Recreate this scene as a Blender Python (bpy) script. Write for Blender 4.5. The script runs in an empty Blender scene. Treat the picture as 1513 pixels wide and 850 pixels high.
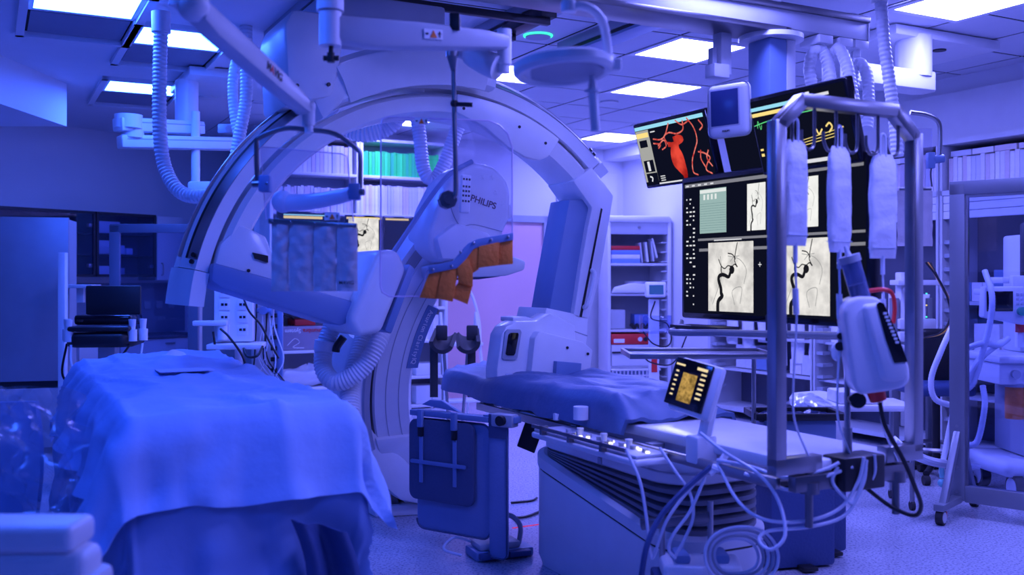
import bpy, bmesh, math, random
from mathutils import Vector, Matrix, noise
random.seed(7)
scene = bpy.context.scene
COL = scene.collection
pi = math.pi
# ------------------------------------------------------------------ camera
F, U0, V0, H = 1471.0, 756.5, 412.0, 1.45
cam_data = bpy.data.cameras.new('camera'); cam = bpy.data.objects.new('camera', cam_data)
COL.objects.link(cam); scene.camera = cam
cam.location = (0, 0, H); cam.rotation_euler = (pi/2, 0, 0)
cam_data.sensor_width = 36.0; cam_data.lens = 36.0*F/1513.0
cam_data.shift_y = -13.0/1513.0
cam_data.clip_start = 0.05; cam_data.clip_end = 60
cam_data.dof.use_dof = True; cam_data.dof.focus_distance = 6.0; cam_data.dof.aperture_fstop = 2.2
# ------------------------------------------------------------------ world and exposure
world = bpy.data.worlds.new('world'); scene.world = world; world.use_nodes = True
bg = world.node_tree.nodes['Background']
bg.inputs[0].default_value = (0.045, 0.12, 1.0, 1); bg.inputs[1].default_value = 0.28
vs = scene.view_settings
vs.view_transform = 'Standard'; vs.look = 'None'; vs.gamma = 1.0; vs.use_curve_mapping = False
vs.exposure = 0.0
LAMP_RIGHT = (0.205, 0.215, 1.0); LAMP_LEFT = (0.032, 0.118, 1.0); LAMP_POWER = 56.0
# ------------------------------------------------------------------ helpers
TH = math.radians(27.8)
AX = Vector((math.cos(TH), math.sin(TH), 0)); BX = Vector((-math.sin(TH), math.cos(TH), 0)); ZX = Vector((0, 0, 1))
def P(u, v, Y): return Vector(((u-U0)/F*Y, Y, H+(V0-v)/F*Y))
def G(u, Y, z=0.0): return Vector(((u-U0)/F*Y, Y, z))
W = {}
def smooth_path(pts, n=6):
    pts = [Vector(p) for p in pts]
    if len(pts) < 3: return pts
    q = [2*pts[0]-pts[1]] + pts + [2*pts[-1]-pts[-2]]; out = []
    for i in range(1, len(q)-2):
        p0, p1, p2, p3 = q[i-1:i+3]
        for k in range(n):
            t = k/n
            out.append(0.5*((2*p1)+(p2-p0)*t+(2*p0-5*p1+4*p2-p3)*t*t+(3*p1-p0-3*p2+p3)*t**3))
    out.append(pts[-1]); return out
def resample(pts, step):
    L = [0]
    for i in range(1, len(pts)): L.append(L[-1]+(pts[i]-pts[i-1]).length)
    n = max(2, int(L[-1]/step)); out = []; j = 0
    for k in range(n+1):
        s = L[-1]*k/n
        while j < len(pts)-2 and L[j+1] < s: j += 1
        d = L[j+1]-L[j]; out.append(pts[j].lerp(pts[j+1], 0 if d < 1e-9 else (s-L[j])/d))
    return out
class B:
    def __init__(s): s.bm = bmesh.new()
    def _new(s, r): return r
    def box(s, x0, x1, y0, y1, z0, z1, bev=0.0, seg=2, M=None):
        c = Matrix.Translation(((x0+x1)/2, (y0+y1)/2, (z0+z1)/2)) @ Matrix.Diagonal((abs(x1-x0), abs(y1-y0), abs(z1-z0), 1))
        if M is not None: c = M @ c
        r = bmesh.ops.create_cube(s.bm, size=1, matrix=c)
        if bev > 0:
            es = list({e for v in r['verts'] for e in v.link_edges})
            bmesh.ops.bevel(s.bm, geom=es, offset=bev, segments=seg, affect='EDGES', profile=0.5)
        return s
    def cyl(s, p0, p1, r, r1=None, seg=16):
        p0, p1 = Vector(p0), Vector(p1); d = p1-p0
        M = Matrix.Translation((p0+p1)/2) @ d.to_track_quat('Z', 'Y').to_matrix().to_4x4()
        bmesh.ops.create_cone(s.bm, cap_ends=True, segments=seg, radius1=r, radius2=r if r1 is None else r1, depth=d.length, matrix=M)
        return s
    def rings(s, rings, closed=False, cap=True):
        vs_ = [[s.bm.verts.new(p) for p in r] for r in rings]; n = len(rings[0])
        m = len(vs_)
        for i in range(m if closed else m-1):
            A, C = vs_[i], vs_[(i+1) % m]
            for j in range(n): s.bm.faces.new((A[j], A[(j+1) % n], C[(j+1) % n], C[j]))
        if cap and not closed:
            s.bm.faces.new(vs_[0][::-1]); s.bm.faces.new(vs_[-1])
        return s
    def tube(s, pts, r, seg=8, sm=6, rfun=None, raw=False):
        pts = [Vector(p) for p in pts]
        if sm and not raw: pts = smooth_path(pts, sm)
        t = (pts[1]-pts[0]).normalized(); up = Vector((0, 0, 1)) if abs(t.z) < 0.9 else Vector((1, 0, 0))
        nrm = (up-t*up.dot(t)).normalized(); R = []
        for i, p in enumerate(pts):
            a = pts[max(i-1, 0)]; b = pts[min(i+1, len(pts)-1)]; t2 = (b-a)
            if t2.length > 1e-9: t2.normalize()
            else: t2 = t
            nrm = (nrm-t2*nrm.dot(t2)); nrm.normalize(); bi = t2.cross(nrm); t = t2
            rr = r if rfun is None else rfun(i)
            R.append([p+nrm*(rr*math.cos(2*pi*k/seg))+bi*(rr*math.sin(2*pi*k/seg)) for k in range(seg)])
        return s.rings(R)
    def hose(s, pts, r, pitch=0.022, seg=14):
        q = resample(smooth_path(pts, 10), pitch/2)
        return s.tube(q, r, seg=seg, raw=True, rfun=lambda i: r if i % 2 else r*0.88)
    def prism(s, poly, y0, y1, bev=0.0, seg=2, plane='xz'):
        def at(a, b, d): return (a, d, b) if plane == 'xz' else ((a, b, d) if plane == 'xy' else (d, a, b))
        A = [s.bm.verts.new(at(a, b, y0)) for a, b in poly]; C = [s.bm.verts.new(at(a, b, y1)) for a, b in poly]; n = len(poly)
        fs = [s.bm.faces.new(A), s.bm.faces.new(C[::-1])]
        for i in range(n): fs.append(s.bm.faces.new((A[i], C[i], C[(i+1) % n], A[(i+1) % n])))
        bmesh.ops.recalc_face_normals(s.bm, faces=fs)
        if bev > 0:
            bmesh.ops.bevel(s.bm, geom=list({e for f in fs for e in f.edges}), offset=bev, segments=seg, affect='EDGES', profile=0.5, clamp_overlap=True)
        return s
    def arc(s, sec, a0, a1, n=48, zc=0.0):
        R = []
        for i in range(n+1):
            a = math.radians(a0+(a1-a0)*i/n); R.append([(r*math.cos(a), y, zc+r*math.sin(a)) for r, y in sec])
        s.rings(R); bmesh.ops.recalc_face_normals(s.bm, faces=s.bm.faces[:]); return s
    def lathe(s, prof, c=(0, 0, 0), seg=24, a0=0, a1=2*pi):
        full = abs(a1-a0-2*pi) < 1e-6; m = seg if full else seg+1; vv = []
        for k in range(m):
            a = a0+(a1-a0)*k/seg
            vv.append([s.bm.verts.new((c[0]+r*math.cos(a), c[1]+r*math.sin(a), c[2]+z)) for r, z in prof])
        for k in range(m if full else m-1):
            A, C = vv[k], vv[(k+1) % m]
            for j in range(len(prof)-1):
                try: s.bm.faces.new((A[j], C[j], C[j+1], A[j+1]))
                except ValueError: pass
        bmesh.ops.remove_doubles(s.bm, verts=s.bm.verts[:], dist=1e-5); return s
    def ball(s, c, r, seg=14, sc=(1, 1, 1)):
        bmesh.ops.create_uvsphere(s.bm, u_segments=seg, v_segments=max(6, seg*2//3), radius=r, matrix=Matrix.Translation(c) @ Matrix.Diagonal((*sc, 1)))
        return s
    def grid(s, fn, nu, nv):
        g = [[s.bm.verts.new(fn(i/nu, j/nv)) for j in range(nv+1)] for i in range(nu+1)]
        for i in range(nu):
            for j in range(nv): s.bm.faces.new((g[i][j], g[i+1][j], g[i+1][j+1], g[i][j+1]))
        return s
    def solidify(s, th):
        bmesh.ops.recalc_face_normals(s.bm, faces=s.bm.faces[:])
        bmesh.ops.solidify(s.bm, geom=s.bm.faces[:], thickness=th); return s
    def ribbon(s, pts, w, z=0.0, sm=5, wf=None):
        pts = smooth_path([Vector((p[0], p[1], 0)) for p in pts], sm); L = []; n = len(pts)
        for i, p in enumerate(pts):
            t = pts[min(i+1, n-1)]-pts[max(i-1, 0)]
            if t.length < 1e-9: t = Vector((1, 0, 0))
            t.normalize(); q = Vector((-t.y, t.x, 0)); ww = w*(1 if wf is None else wf(i/(n-1)))
            L.append((s.bm.verts.new(p+q*ww/2+Vector((0, 0, z))), s.bm.verts.new(p-q*ww/2+Vector((0, 0, z)))))
        for i in range(n-1): s.bm.faces.new((L[i][0], L[i][1], L[i+1][1], L[i+1][0]))
        return s
    def rect(s, x0, y0, x1, y1, z=0.0):
        s.bm.faces.new([s.bm.verts.new(p) for p in ((x0, y0, z), (x1, y0, z), (x1, y1, z), (x0, y1, z))]); return s
    def xf(s, M):
        bmesh.ops.transform(s.bm, matrix=M, verts=s.bm.verts[:]); return s
    def mesh(s, name, ang=35):
        me = bpy.data.meshes.new(name)
        s.bm.normal_update(); s.bm.to_mesh(me); s.bm.free()
        for p in me.polygons: p.use_smooth = True
        try: me.set_sharp_from_angle(angle=math.radians(ang))
        except Exception: pass
        return me
def tag(o, label=None, cat=None, group=None, kind=None):
    if label: o['label'] = label
    if cat: o['category'] = cat
    if group: o['group'] = group
    if kind: o['kind'] = kind
    return o
def thing(name, label, cat, loc=(0, 0, 0), rz=0.0, group=None):
    o = bpy.data.objects.new(name, None); COL.objects.link(o); o.empty_display_size = 0.1
    o.location = loc; o.rotation_euler = (0, 0, rz)
    W[o] = Matrix.Translation(Vector(loc)) @ Matrix.Rotation(rz, 4, 'Z')
    return tag(o, label, cat, group)
def part(parent, name, b, mat, world=False, label=None, ang=35, kind=None):
    me = b.mesh(name, ang) if isinstance(b, B) else b
    if world: me.transform(W[parent].inverted())
    if mat is not None and not me.materials: me.materials.append(mat)
    o = bpy.data.objects.new(name, me); COL.objects.link(o); o.parent = parent; W[o] = W[parent]
    return tag(o, label, None, None, kind)
def solo(name, b, mat, label, cat, group=None, kind=None, ang=35):
    me = b.mesh(name, ang); xs = [v.co for v in me.vertices]
    c = Vector(((min(v.x for v in xs)+max(v.x for v in xs))/2, (min(v.y for v in xs)+max(v.y for v in xs))/2, min(v.z for v in xs)))
    me.transform(Matrix.Translation(-c)); me.materials.append(mat)
    o = bpy.data.objects.new(name, me); COL.objects.link(o); o.location = c; W[o] = Matrix.Translation(c)
    return tag(o, label, cat, group, kind)
def struct(name, b, mat, parent=None):
    me = b.mesh(name); me.materials.append(mat); o = bpy.data.objects.new(name, me); COL.objects.link(o); W[o] = Matrix()
    if parent: o.parent = parent; W[o] = W[parent]
    else: o['kind'] = 'structure'
    return o
def dup(root, loc, rz=None, label=None, group=None):
    r = root.copy(); COL.objects.link(r); r.location = loc
    if rz is not None: r.rotation_euler = (0, 0, rz)
    W[r] = Matrix.Translation(Vector(loc)) @ Matrix.Rotation(r.rotation_euler.z, 4, 'Z')
    if label: r['label'] = label
    if group: r['group'] = group
    for ch in list(root.children):
        c = ch.copy(); COL.objects.link(c); c.parent = r
        for g in list(ch.children):
            d = g.copy(); COL.objects.link(d); d.parent = c
    return r
def text_mesh(txt, size, depth=0.001):
    cu = bpy.data.curves.new('t', 'FONT'); cu.body = txt; cu.size = size; cu.extrude = depth; cu.offset = size*0.018; cu.align_x = 'CENTER'; cu.align_y = 'CENTER'
    o = bpy.data.objects.new('t', cu); COL.objects.link(o); dg = bpy.context.evaluated_depsgraph_get()
    me = bpy.data.meshes.new_from_object(o.evaluated_get(dg)); bpy.data.objects.remove(o); bpy.data.curves.remove(cu); me.materials.clear(); return me
def frame_m(o, x, y):
    x = Vector(x).normalized(); y = Vector(y); y = (y-x*y.dot(x)).normalized(); z = x.cross(y)
    return Matrix(((x.x, y.x, z.x, o[0]), (x.y, y.y, z.y, o[1]), (x.z, y.z, z.z, o[2]), (0, 0, 0, 1)))
# ------------------------------------------------------------------ materials
def mat(name, col, rough=0.45, metal=0.0, var=0.06, nscale=8.0, bump=0.0, bscale=60.0, spec=0.5, trans=0.0, ior=1.45, sheen=0.0, alpha=1.0):
    m = bpy.data.materials.new(name); m.use_nodes = True; nt = m.node_tree; N = nt.nodes; L = nt.links
    p = N['Principled BSDF']; tc = N.new('ShaderNodeTexCoord'); nz = N.new('ShaderNodeTexNoise'); nz.inputs['Scale'].default_value = nscale; nz.inputs['Detail'].default_value = 4
    L.new(tc.outputs['Object'], nz.inputs['Vector'])
    mx = N.new('ShaderNodeMix'); mx.data_type = 'RGBA'
    mx.inputs[6].default_value = (*[c*(1-var) for c in col], 1); mx.inputs[7].default_value = (*[min(1, c*(1+var)) for c in col], 1)
    L.new(nz.outputs['Fac'], mx.inputs[0]); L.new(mx.outputs[2], p.inputs['Base Color'])
    p.inputs['Roughness'].default_value = rough; p.inputs['Metallic'].default_value = metal; p.inputs['Specular IOR Level'].default_value = spec
    if trans: p.inputs['Transmission Weight'].default_value = trans; p.inputs['IOR'].default_value = ior
    if alpha < 1: p.inputs['Alpha'].default_value = alpha
    if bump:
        nb = N.new('ShaderNodeTexNoise'); nb.inputs['Scale'].default_value = bscale; nb.inputs['Detail'].default_value = 5; L.new(tc.outputs['Object'], nb.inputs['Vector'])
        bu = N.new('ShaderNodeBump'); bu.inputs['Strength'].default_value = bump; bu.inputs['Distance'].default_value = 0.02
        L.new(nb.outputs['Fac'], bu.inputs['Height']); L.new(bu.outputs['Normal'], p.inputs['Normal'])
    return m
def glassm(name, tint=(0.95, 0.97, 1), refl=0.1, rough=0.02, op=0.0, opc=(0.5, 0.5, 0.6)):
    m = bpy.data.materials.new(name); m.use_nodes = True; nt = m.node_tree; N = nt.nodes; L = nt.links
    for n in list(N): N.remove(n)
    out = N.new('ShaderNodeOutputMaterial'); tr = N.new('ShaderNodeBsdfTransparent'); tr.inputs[0].default_value = (*tint, 1)
    gl = N.new('ShaderNodeBsdfGlossy'); gl.inputs['Roughness'].default_value = rough
    lw = N.new('ShaderNodeLayerWeight'); lw.inputs[0].default_value = 0.5; pw = N.new('ShaderNodeMath'); pw.operation = 'POWER'; L.new(lw.outputs['Facing'], pw.inputs[0]); pw.inputs[1].default_value = 4.0
    fr = N.new('ShaderNodeMath'); fr.operation = 'MULTIPLY_ADD'; L.new(pw.outputs[0], fr.inputs[0]); fr.inputs[1].default_value = 0.5; fr.inputs[2].default_value = 0.035
    nz = N.new('ShaderNodeTexNoise'); nz.inputs['Scale'].default_value = 3.0
    ad = N.new('ShaderNodeMath'); ad.operation = 'MULTIPLY_ADD'; L.new(nz.outputs['Fac'], ad.inputs[0]); ad.inputs[1].default_value = refl*0.3; L.new(fr.outputs[0], ad.inputs[2])
    mx = N.new('ShaderNodeMixShader'); L.new(ad.outputs[0], mx.inputs[0]); L.new(tr.outputs[0], mx.inputs[1]); L.new(gl.outputs[0], mx.inputs[2])
    last = mx
    if op:
        df = N.new('ShaderNodeBsdfDiffuse'); df.inputs[0].default_value = (*opc, 1); m2 = N.new('ShaderNodeMixShader'); m2.inputs[0].default_value = op
        L.new(mx.outputs[0], m2.inputs[1]); L.new(df.outputs[0], m2.inputs[2]); last = m2
    L.new(last.outputs[0], out.inputs[0]); return m
def emit(name, col, st=1.0, noise=0.0, nscale=20.0, col2=None):
    m = bpy.data.materials.new(name); m.use_nodes = True; nt = m.node_tree; N = nt.nodes; L = nt.links
    for n in list(N): N.remove(n)
    out = N.new('ShaderNodeOutputMaterial'); e = N.new('ShaderNodeEmission'); e.inputs[0].default_value = (*col, 1); e.inputs[1].default_value = st
    if noise:
        tc = N.new('ShaderNodeTexCoord'); nz = N.new('ShaderNodeTexNoise'); nz.inputs['Scale'].default_value = nscale; nz.inputs['Detail'].default_value = 6; L.new(tc.outputs['Object'], nz.inputs[0])
        mr = N.new('ShaderNodeMapRange'); mr.inputs[1].default_value = 0.35; mr.inputs[2].default_value = 0.65
        mx = N.new('ShaderNodeMix'); mx.data_type = 'RGBA'; mx.inputs[6].default_value = (*col, 1); mx.inputs[7].default_value = (*(col2 or [c*(1-noise) for c in col]), 1)
        L.new(nz.outputs['Fac'], mr.inputs[0]); L.new(mr.outputs[0], mx.inputs[0]); L.new(mx.outputs[2], e.inputs[0])
    L.new(e.outputs[0], out.inputs[0]); return m
M_white = mat('white_plastic', (0.78, 0.79, 0.82), 0.35)
M_whitegloss = mat('white_lacquer', (0.80, 0.81, 0.84), 0.22)
M_wall = mat('wall_paint', (0.74, 0.75, 0.80), 0.55, var=0.03, nscale=2)
M_ceil = mat('ceiling_tile_paint', (0.66, 0.68, 0.74), 0.7, var=0.04, nscale=5)
M_gap = mat('dark_joint', (0.004, 0.004, 0.006), 0.9)
M_grey = mat('grey_plastic', (0.38, 0.41, 0.48), 0.45)
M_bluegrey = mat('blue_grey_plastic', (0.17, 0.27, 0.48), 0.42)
M_lightgrey = mat('light_grey_paint', (0.58, 0.60, 0.65), 0.4)
M_steel = mat('brushed_steel', (0.40, 0.40, 0.42), 0.30, 1.0, var=0.12, nscale=14)
M_darksteel = mat('dark_steel_rail', (0.22, 0.22, 0.24), 0.3, 0.9, var=0.15)
M_alu = mat('aluminium_profile', (0.25, 0.27, 0.31), 0.4, 0.35)
M_black = mat('black_plastic', (0.012, 0.013, 0.018), 0.4)
M_blackgloss = mat('black_gloss', (0.008, 0.008, 0.012), 0.12)
M_rubber = mat('black_rubber', (0.02, 0.02, 0.025), 0.7)
M_navy = mat('navy_lead_vinyl', (0.035, 0.07, 0.20), 0.5, bump=0.15)
M_orange = mat('orange_brown_lead_vinyl', (0.92, 0.22, 0.02), 0.55, bump=0.2)
M_greycloth = mat('grey_lead_curtain', (0.56, 0.52, 0.54), 0.6, bump=0.3, bscale=25)
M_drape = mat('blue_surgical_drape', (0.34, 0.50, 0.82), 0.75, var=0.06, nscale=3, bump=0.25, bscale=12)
M_mattress = mat('dark_blue_table_sheet', (0.085, 0.15, 0.31), 0.45, var=0.2, nscale=5, bump=0.4, bscale=9)
M_red = mat('red_plastic', (0.75, 0.03, 0.03), 0.4)
M_pinkwood = mat('pale_wood_door', (0.82, 0.50, 0.54), 0.45, var=0.05, nscale=3)
M_paper = mat('white_paper', (0.93, 0.93, 0.93), 0.8)
M_hose = mat('white_corrugated_hose', (0.72, 0.74, 0.80), 0.4)
M_tube = mat('clear_white_tubing', (0.70, 0.74, 0.85), 0.25)
M_glass = glassm('acrylic_glass', (0.93, 0.93, 1.0), 0.12, op=0.08, opc=(0.8, 0.75, 0.85))
M_pane = glassm('window_pane', (0.80, 0.85, 1.0), 0.2)
M_film = glassm('clear_plastic_film', (0.965, 0.975, 1.0), 0.35, rough=0.16, op=0.05, opc=(0.7, 0.8, 0.95))
# ------------------------------------------------------------------ floor, ceiling, walls
CEIL = 3.10
RM = Matrix.Rotation(TH, 4, 'Z')
def floor_mat():
    m = mat('speckled_vinyl_floor', (0.46, 0.48, 0.56), 0.22, var=0.1, nscale=1.2); nt = m.node_tree; N = nt.nodes; L = nt.links; p = N['Principled BSDF']
    tc = N.new('ShaderNodeTexCoord'); v = N.new('ShaderNodeTexNoise'); v.inputs['Scale'].default_value = 75; v.inputs['Detail'].default_value = 2
    L.new(tc.outputs['Object'], v.inputs[0]); cr = N.new('ShaderNodeValToRGB'); cr.color_ramp.elements[0].position = 0.34; cr.color_ramp.elements[1].position = 0.5
    cr.color_ramp.elements[0].color = (0.45, 0.47, 0.55, 1); cr.color_ramp.elements[1].color = (1, 1, 1, 1); L.new(v.outputs['Fac'], cr.inputs[0])
    src = p.inputs['Base Color'].links[0].from_socket; mu = N.new('ShaderNodeMix'); mu.data_type = 'RGBA'; mu.blend_type = 'MULTIPLY'; mu.inputs[0].default_value = 1
    L.new(src, mu.inputs[6]); L.new(cr.outputs[0], mu.inputs[7]); L.new(mu.outputs[2], p.inputs['Base Color'])
    nz = N.new('ShaderNodeTexNoise'); nz.inputs['Scale'].default_value = 2; mr = N.new('ShaderNodeMapRange'); mr.inputs[3].default_value = 0.16; mr.inputs[4].default_value = 0.3
    L.new(tc.outputs['Object'], nz.inputs[0]); L.new(nz.outputs['Fac'], mr.inputs[0]); L.new(mr.outputs[0], p.inputs['Roughness']); return m
struct('floor', B().box(-9, 9, -4, 17, -0.1, 0), floor_mat())
ceil = struct('ceiling', B().box(-9, 9, -4, 17, CEIL+0.006, CEIL+0.1), M_gap)
CP = Vector((1.281, 7.19, 0)); PITCH = 0.66
LIT = {(0, 0): 'R', (1, 2): 'R', (3, 6): 'R', (-1, 2): 'R', (-1, 6): 'R', (1, -2.7): 'R', (-5, 2): 'L', (-6, 1): 'L', (-5, 5): 'L',
       (-2, -3): 'R', (-3, -5): 'R', (-7, -4): 'L', (-2, -7): 'R', (-7, -9): 'L', (2, -9): 'R', (2, -6): 'R'}  # unseen panels above and behind the camera, added to light and tint the foreground
DARK = {(-5, 3), (-6, 2), (-5, 6)}
LBL = {(0, 0): 'square ceiling light panel nearest the monitor column', (1, 2): 'square ceiling light panel above the red vessel monitor', (3, 6): 'farthest ceiling light panel near the corner of the back wall',
       (-1, 2): 'ceiling light panel half hidden behind the examination lamp', (-1, 6): 'ceiling light panel seen through the big white arc', (1, -2.7): 'large ceiling light panel at the top right corner',
       (-5, 2): 'bright ceiling light panel behind the left corrugated hose', (-6, 1): 'bright ceiling light panel cut by the top left edge', (-5, 5): 'farthest of the three light panels on the left'}
def cell(i, j): return CP + AX*(i*PITCH) + BX*(j*PITCH)
tile_me = B().box(-0.319, 0.319, -0.319, 0.319, 0, 0.004).mesh('ceiling_tile'); tile_me.materials.append(M_ceil)
full_me = B().box(-0.33, 0.33, -0.33, 0.33, 0, 0.004).mesh('ceiling_tile_plain'); full_me.materials.append(M_ceil)
M_darktile = mat('dark_louvre_panel', (0.22, 0.25, 0.33), 0.5)
dark_me = B().box(-0.29, 0.29, -0.29, 0.29, 0.0, 0.005).mesh('dark_ceiling_panel'); dark_me.materials.append(M_darktile)
plain = B(); nvis = 0
for i in range(-14, 10):
    for j in range(-16, 14):
        if (i, j) in LIT: continue
        c = cell(i, j)
        vis = c.y > 3 and abs(c.x/c.y) < 0.62 and (CEIL-H)/c.y < 0.36
        if vis:
            o = bpy.data.objects.new('ceiling_panel' if (i, j) in DARK else 'ceiling_tile', dark_me if (i, j) in DARK else (full_me if i <= -4 else tile_me)); COL.objects.link(o)
            o.location = c+Vector((0, 0, CEIL)); o.rotation_euler = (0, 0, TH); o.parent = ceil; nvis += 1
E_R = emit('ceiling_panel_right', LAMP_RIGHT, LAMP_POWER); E_L = emit('ceiling_panel_left', LAMP_LEFT, LAMP_POWER*0.85)
def light(i, j, side):
    t = thing('ceiling_light', LBL.get((i, j), 'unseen square ceiling light panel added as fill light'), 'ceiling light', cell(i, j)+Vector((0, 0, CEIL-(0.012 if j == -2.7 else 0.0))), TH, 'recessed square ceiling light panels')
    b = B(); w, h = 0.325, 0.28
    for s in (-1, 1):
        b.box(-w, w, s*h, s*w, -0.006, 0.004); b.box(s*h, s*w, -h, h, -0.006, 0.004)
    part(t, 'frame', b, M_white)
    part(t, 'diffuser', B().box(-h, h, -h, h, -0.003, 0.004), E_L if side == 'L' else E_R)
for (i, j), s in LIT.items(): light(i, j, s)
def trim_frame(cells, name, lab):
    pts = [cell(*c) for c in cells]
    b = B(); i0 = min(c[0] for c in cells); i1 = max(c[0] for c in cells); j0 = min(c[1] for c in cells); j1 = max(c[1] for c in cells)
    x0, x1, y0, y1 = i0*PITCH-0.36, i1*PITCH+0.36, j0*PITCH-0.36, j1*PITCH+0.36
    for a in ((x0, x0+0.05, y0, y1), (x1-0.05, x1, y0, y1), (x0, x1, y0, y0+0.05), (x0, x1, y1-0.05, y1)): b.box(*a, CEIL-0.03, CEIL+0.01)
    b.xf(Matrix.Translation(CP) @ RM); struct(name, b, M_ceil)
trim_frame([(-6, 1), (-6, 2)], 'trim_1', ''); trim_frame([(-5, 2), (-5, 3)], 'trim_2', ''); trim_frame([(-5, 5), (-5, 6)], 'trim_3', '')
# walls
CN = Vector((1.434, 12.9, 0))
def wall(name, p, q, th=0.12, z0=0, z1=CEIL+0.02, m=None, side=1):
    p, q = Vector(p), Vector(q); d = q-p; M = frame_m((p.x, p.y, 0), d, Vector((-d.y, d.x, 0)))
    return struct(name, B().box(0, d.length, 0, side*th, z0, z1, M=M), m or M_wall)
BWL = CN-AX*4.75          # left end of the back wall
wall('wall_back', BWL, CN+AX*0.1)
wall('wall_right', CN, CN-BX*15, side=1)
LW0 = Vector((-4.82, 10.77, 0)); LD = Vector((0.582, 0.813, 0)).normalized(); LN = Vector((0.813, -0.582, 0)).normalized()
wall('wall_left', LW0-LD*6.5, LW0+LD*2.6)
wall('wall_jog', LW0+LD*2.6, BWL)
struct('wall_soffit', B().box(-7.5, -3.77, 3.0, 8.43, 2.74, CEIL+0.02), M_wall)
struct('trim_4', B().box(0, 0.3, -15, 0, CEIL-0.14, CEIL+0.01, M=Matrix.Translation(CN-AX*0.3) @ RM), M_wall)
struct('wall_niche', B().box(0, 0.36, -7.5, -2.2, 2.56, CEIL-0.14, M=Matrix.Translation(CN-AX*0.36) @ RM), M_lightgrey)
# door in the back wall, coordinates along AX from CN
BM = Matrix.Translation(CN) @ RM
d = B(); d.box(-2.55, -1.22, -0.05, 0.02, 0, 2.14)
door = struct('door_1', d.xf(BM), M_pinkwood)
for (a0, a1, z0, z1) in ((-2.63, -2.55, 0, 2.22), (-1.22, -1.13, 0, 2.22), (-2.63, -1.13, 2.14, 2.22)):
    struct('door_frame', B().box(a0, a1, -0.09, 0.0, z0, z1).xf(BM), M_grey, door)
struct('door_closer', B().box(-1.42, -1.28, -0.09, -0.05, 1.02, 1.07).cyl((-1.33, -0.05, 1.05), (-1.33, -0.11, 1.05), 0.02).xf(BM), M_steel, door)
struct('trim_5', B().box(-1.0, -0.95, -0.03, 0, 0, 2.7).xf(BM), M_grey)
struct('trim_6', B().box(-0.93, -0.1, -0.02, 0, 0.1, 2.8).xf(BM), M_white)
struct('baseboard_back', B().box(-1.13, 0, -0.02, 0, 0, 0.1).box(-4.7, -2.63, -0.02, 0, 0, 0.1).xf(BM), M_grey)
# ------------------------------------------------------------------ lateral (ceiling hung) arm: local x along AX, y along BX (away), z up
LAT = Vector((-0.355, 5.45, 0)); LZ = 1.187
lat = thing('ceiling_c_arm', 'huge white ceiling-hung arc of the imaging machine spanning the middle of the room', 'imaging arm', LAT, TH)
sec_o = [(1.305, 0.02), (1.37, 0.0), (1.40, 0.06), (1.43, 0.10), (1.43, 0.26), (1.40, 0.30), (1.305, 0.30)]
track = part(lat, 'track_arc', B().arc(sec_o, 44, 167, 72, LZ), M_whitegloss)
part(track, 'steel_rail', B().arc([(1.374, -0.004), (1.404, 0.058), (1.408, 0.064), (1.402, 0.064), (1.37, 0.0)], 46, 165, 72, LZ), M_steel)
part(track, 'black_groove', B().arc([(1.405, 0.062), (1.414, 0.075), (1.4165, 0.08), (1.404, 0.07)], 46, 165, 72, LZ), M_black)
part(track, 'upper_rail', B().arc([(1.432, 0.12), (1.445, 0.12), (1.445, 0.15), (1.432, 0.15)], 46, 165, 72, LZ), M_steel)
for a0, a1 in ((167.2, 174.5), (40.8, 43.8)):
    part(track, 'end_cap', B().arc([(1.30, 0.0), (1.375, -0.02), (1.41, 0.05), (1.44, 0.10), (1.44, 0.27), (1.40, 0.31), (1.30, 0.31)], a0, a1, 8, LZ), M_white)
for k in range(4):
    a = math.radians((164.2, 165.6, 46.2, 47.6)[k])
    part(track, 'screw', B().cyl((1.389*math.cos(a), 0.02, LZ+1.389*math.sin(a)), (1.397*math.cos(a), 0.012, LZ+1.397*math.sin(a)), 0.012, seg=10), M_black)
inner = part(lat, 'inner_arc', B().arc([(1.165, 0.05), (1.18, 0.02), (1.255, 0.0), (1.28, 0.03), (1.285, 0.30), (1.165, 0.30)], 36, 165, 72, LZ), M_whitegloss)
# curved cover plate on the right shoulder of the inner arc
pl = []
for i in range(17):
    a = math.radians(88-31*i/16); pl.append((1.275*math.cos(a), LZ+1.275*math.sin(a)))
pl += [(0.66, 2.205), (0.62, 2.15), (0.56, 2.125), (0.47, 2.14), (0.36, 2.19), (0.22, 2.29), (0.044, 2.36)]
cov = part(lat, 'shoulder_cover', B().prism(pl, -0.035, 0.01, 0.008), M_white)
for a in (86, 69, 60):
    r = 1.2; part(cov, 'screw', B().cyl((r*math.cos(math.radians(a)), -0.03, LZ+r*math.sin(math.radians(a))), (r*math.cos(math.radians(a)), -0.038, LZ+r*math.sin(math.radians(a))), 0.009, seg=8), M_black)
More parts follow.
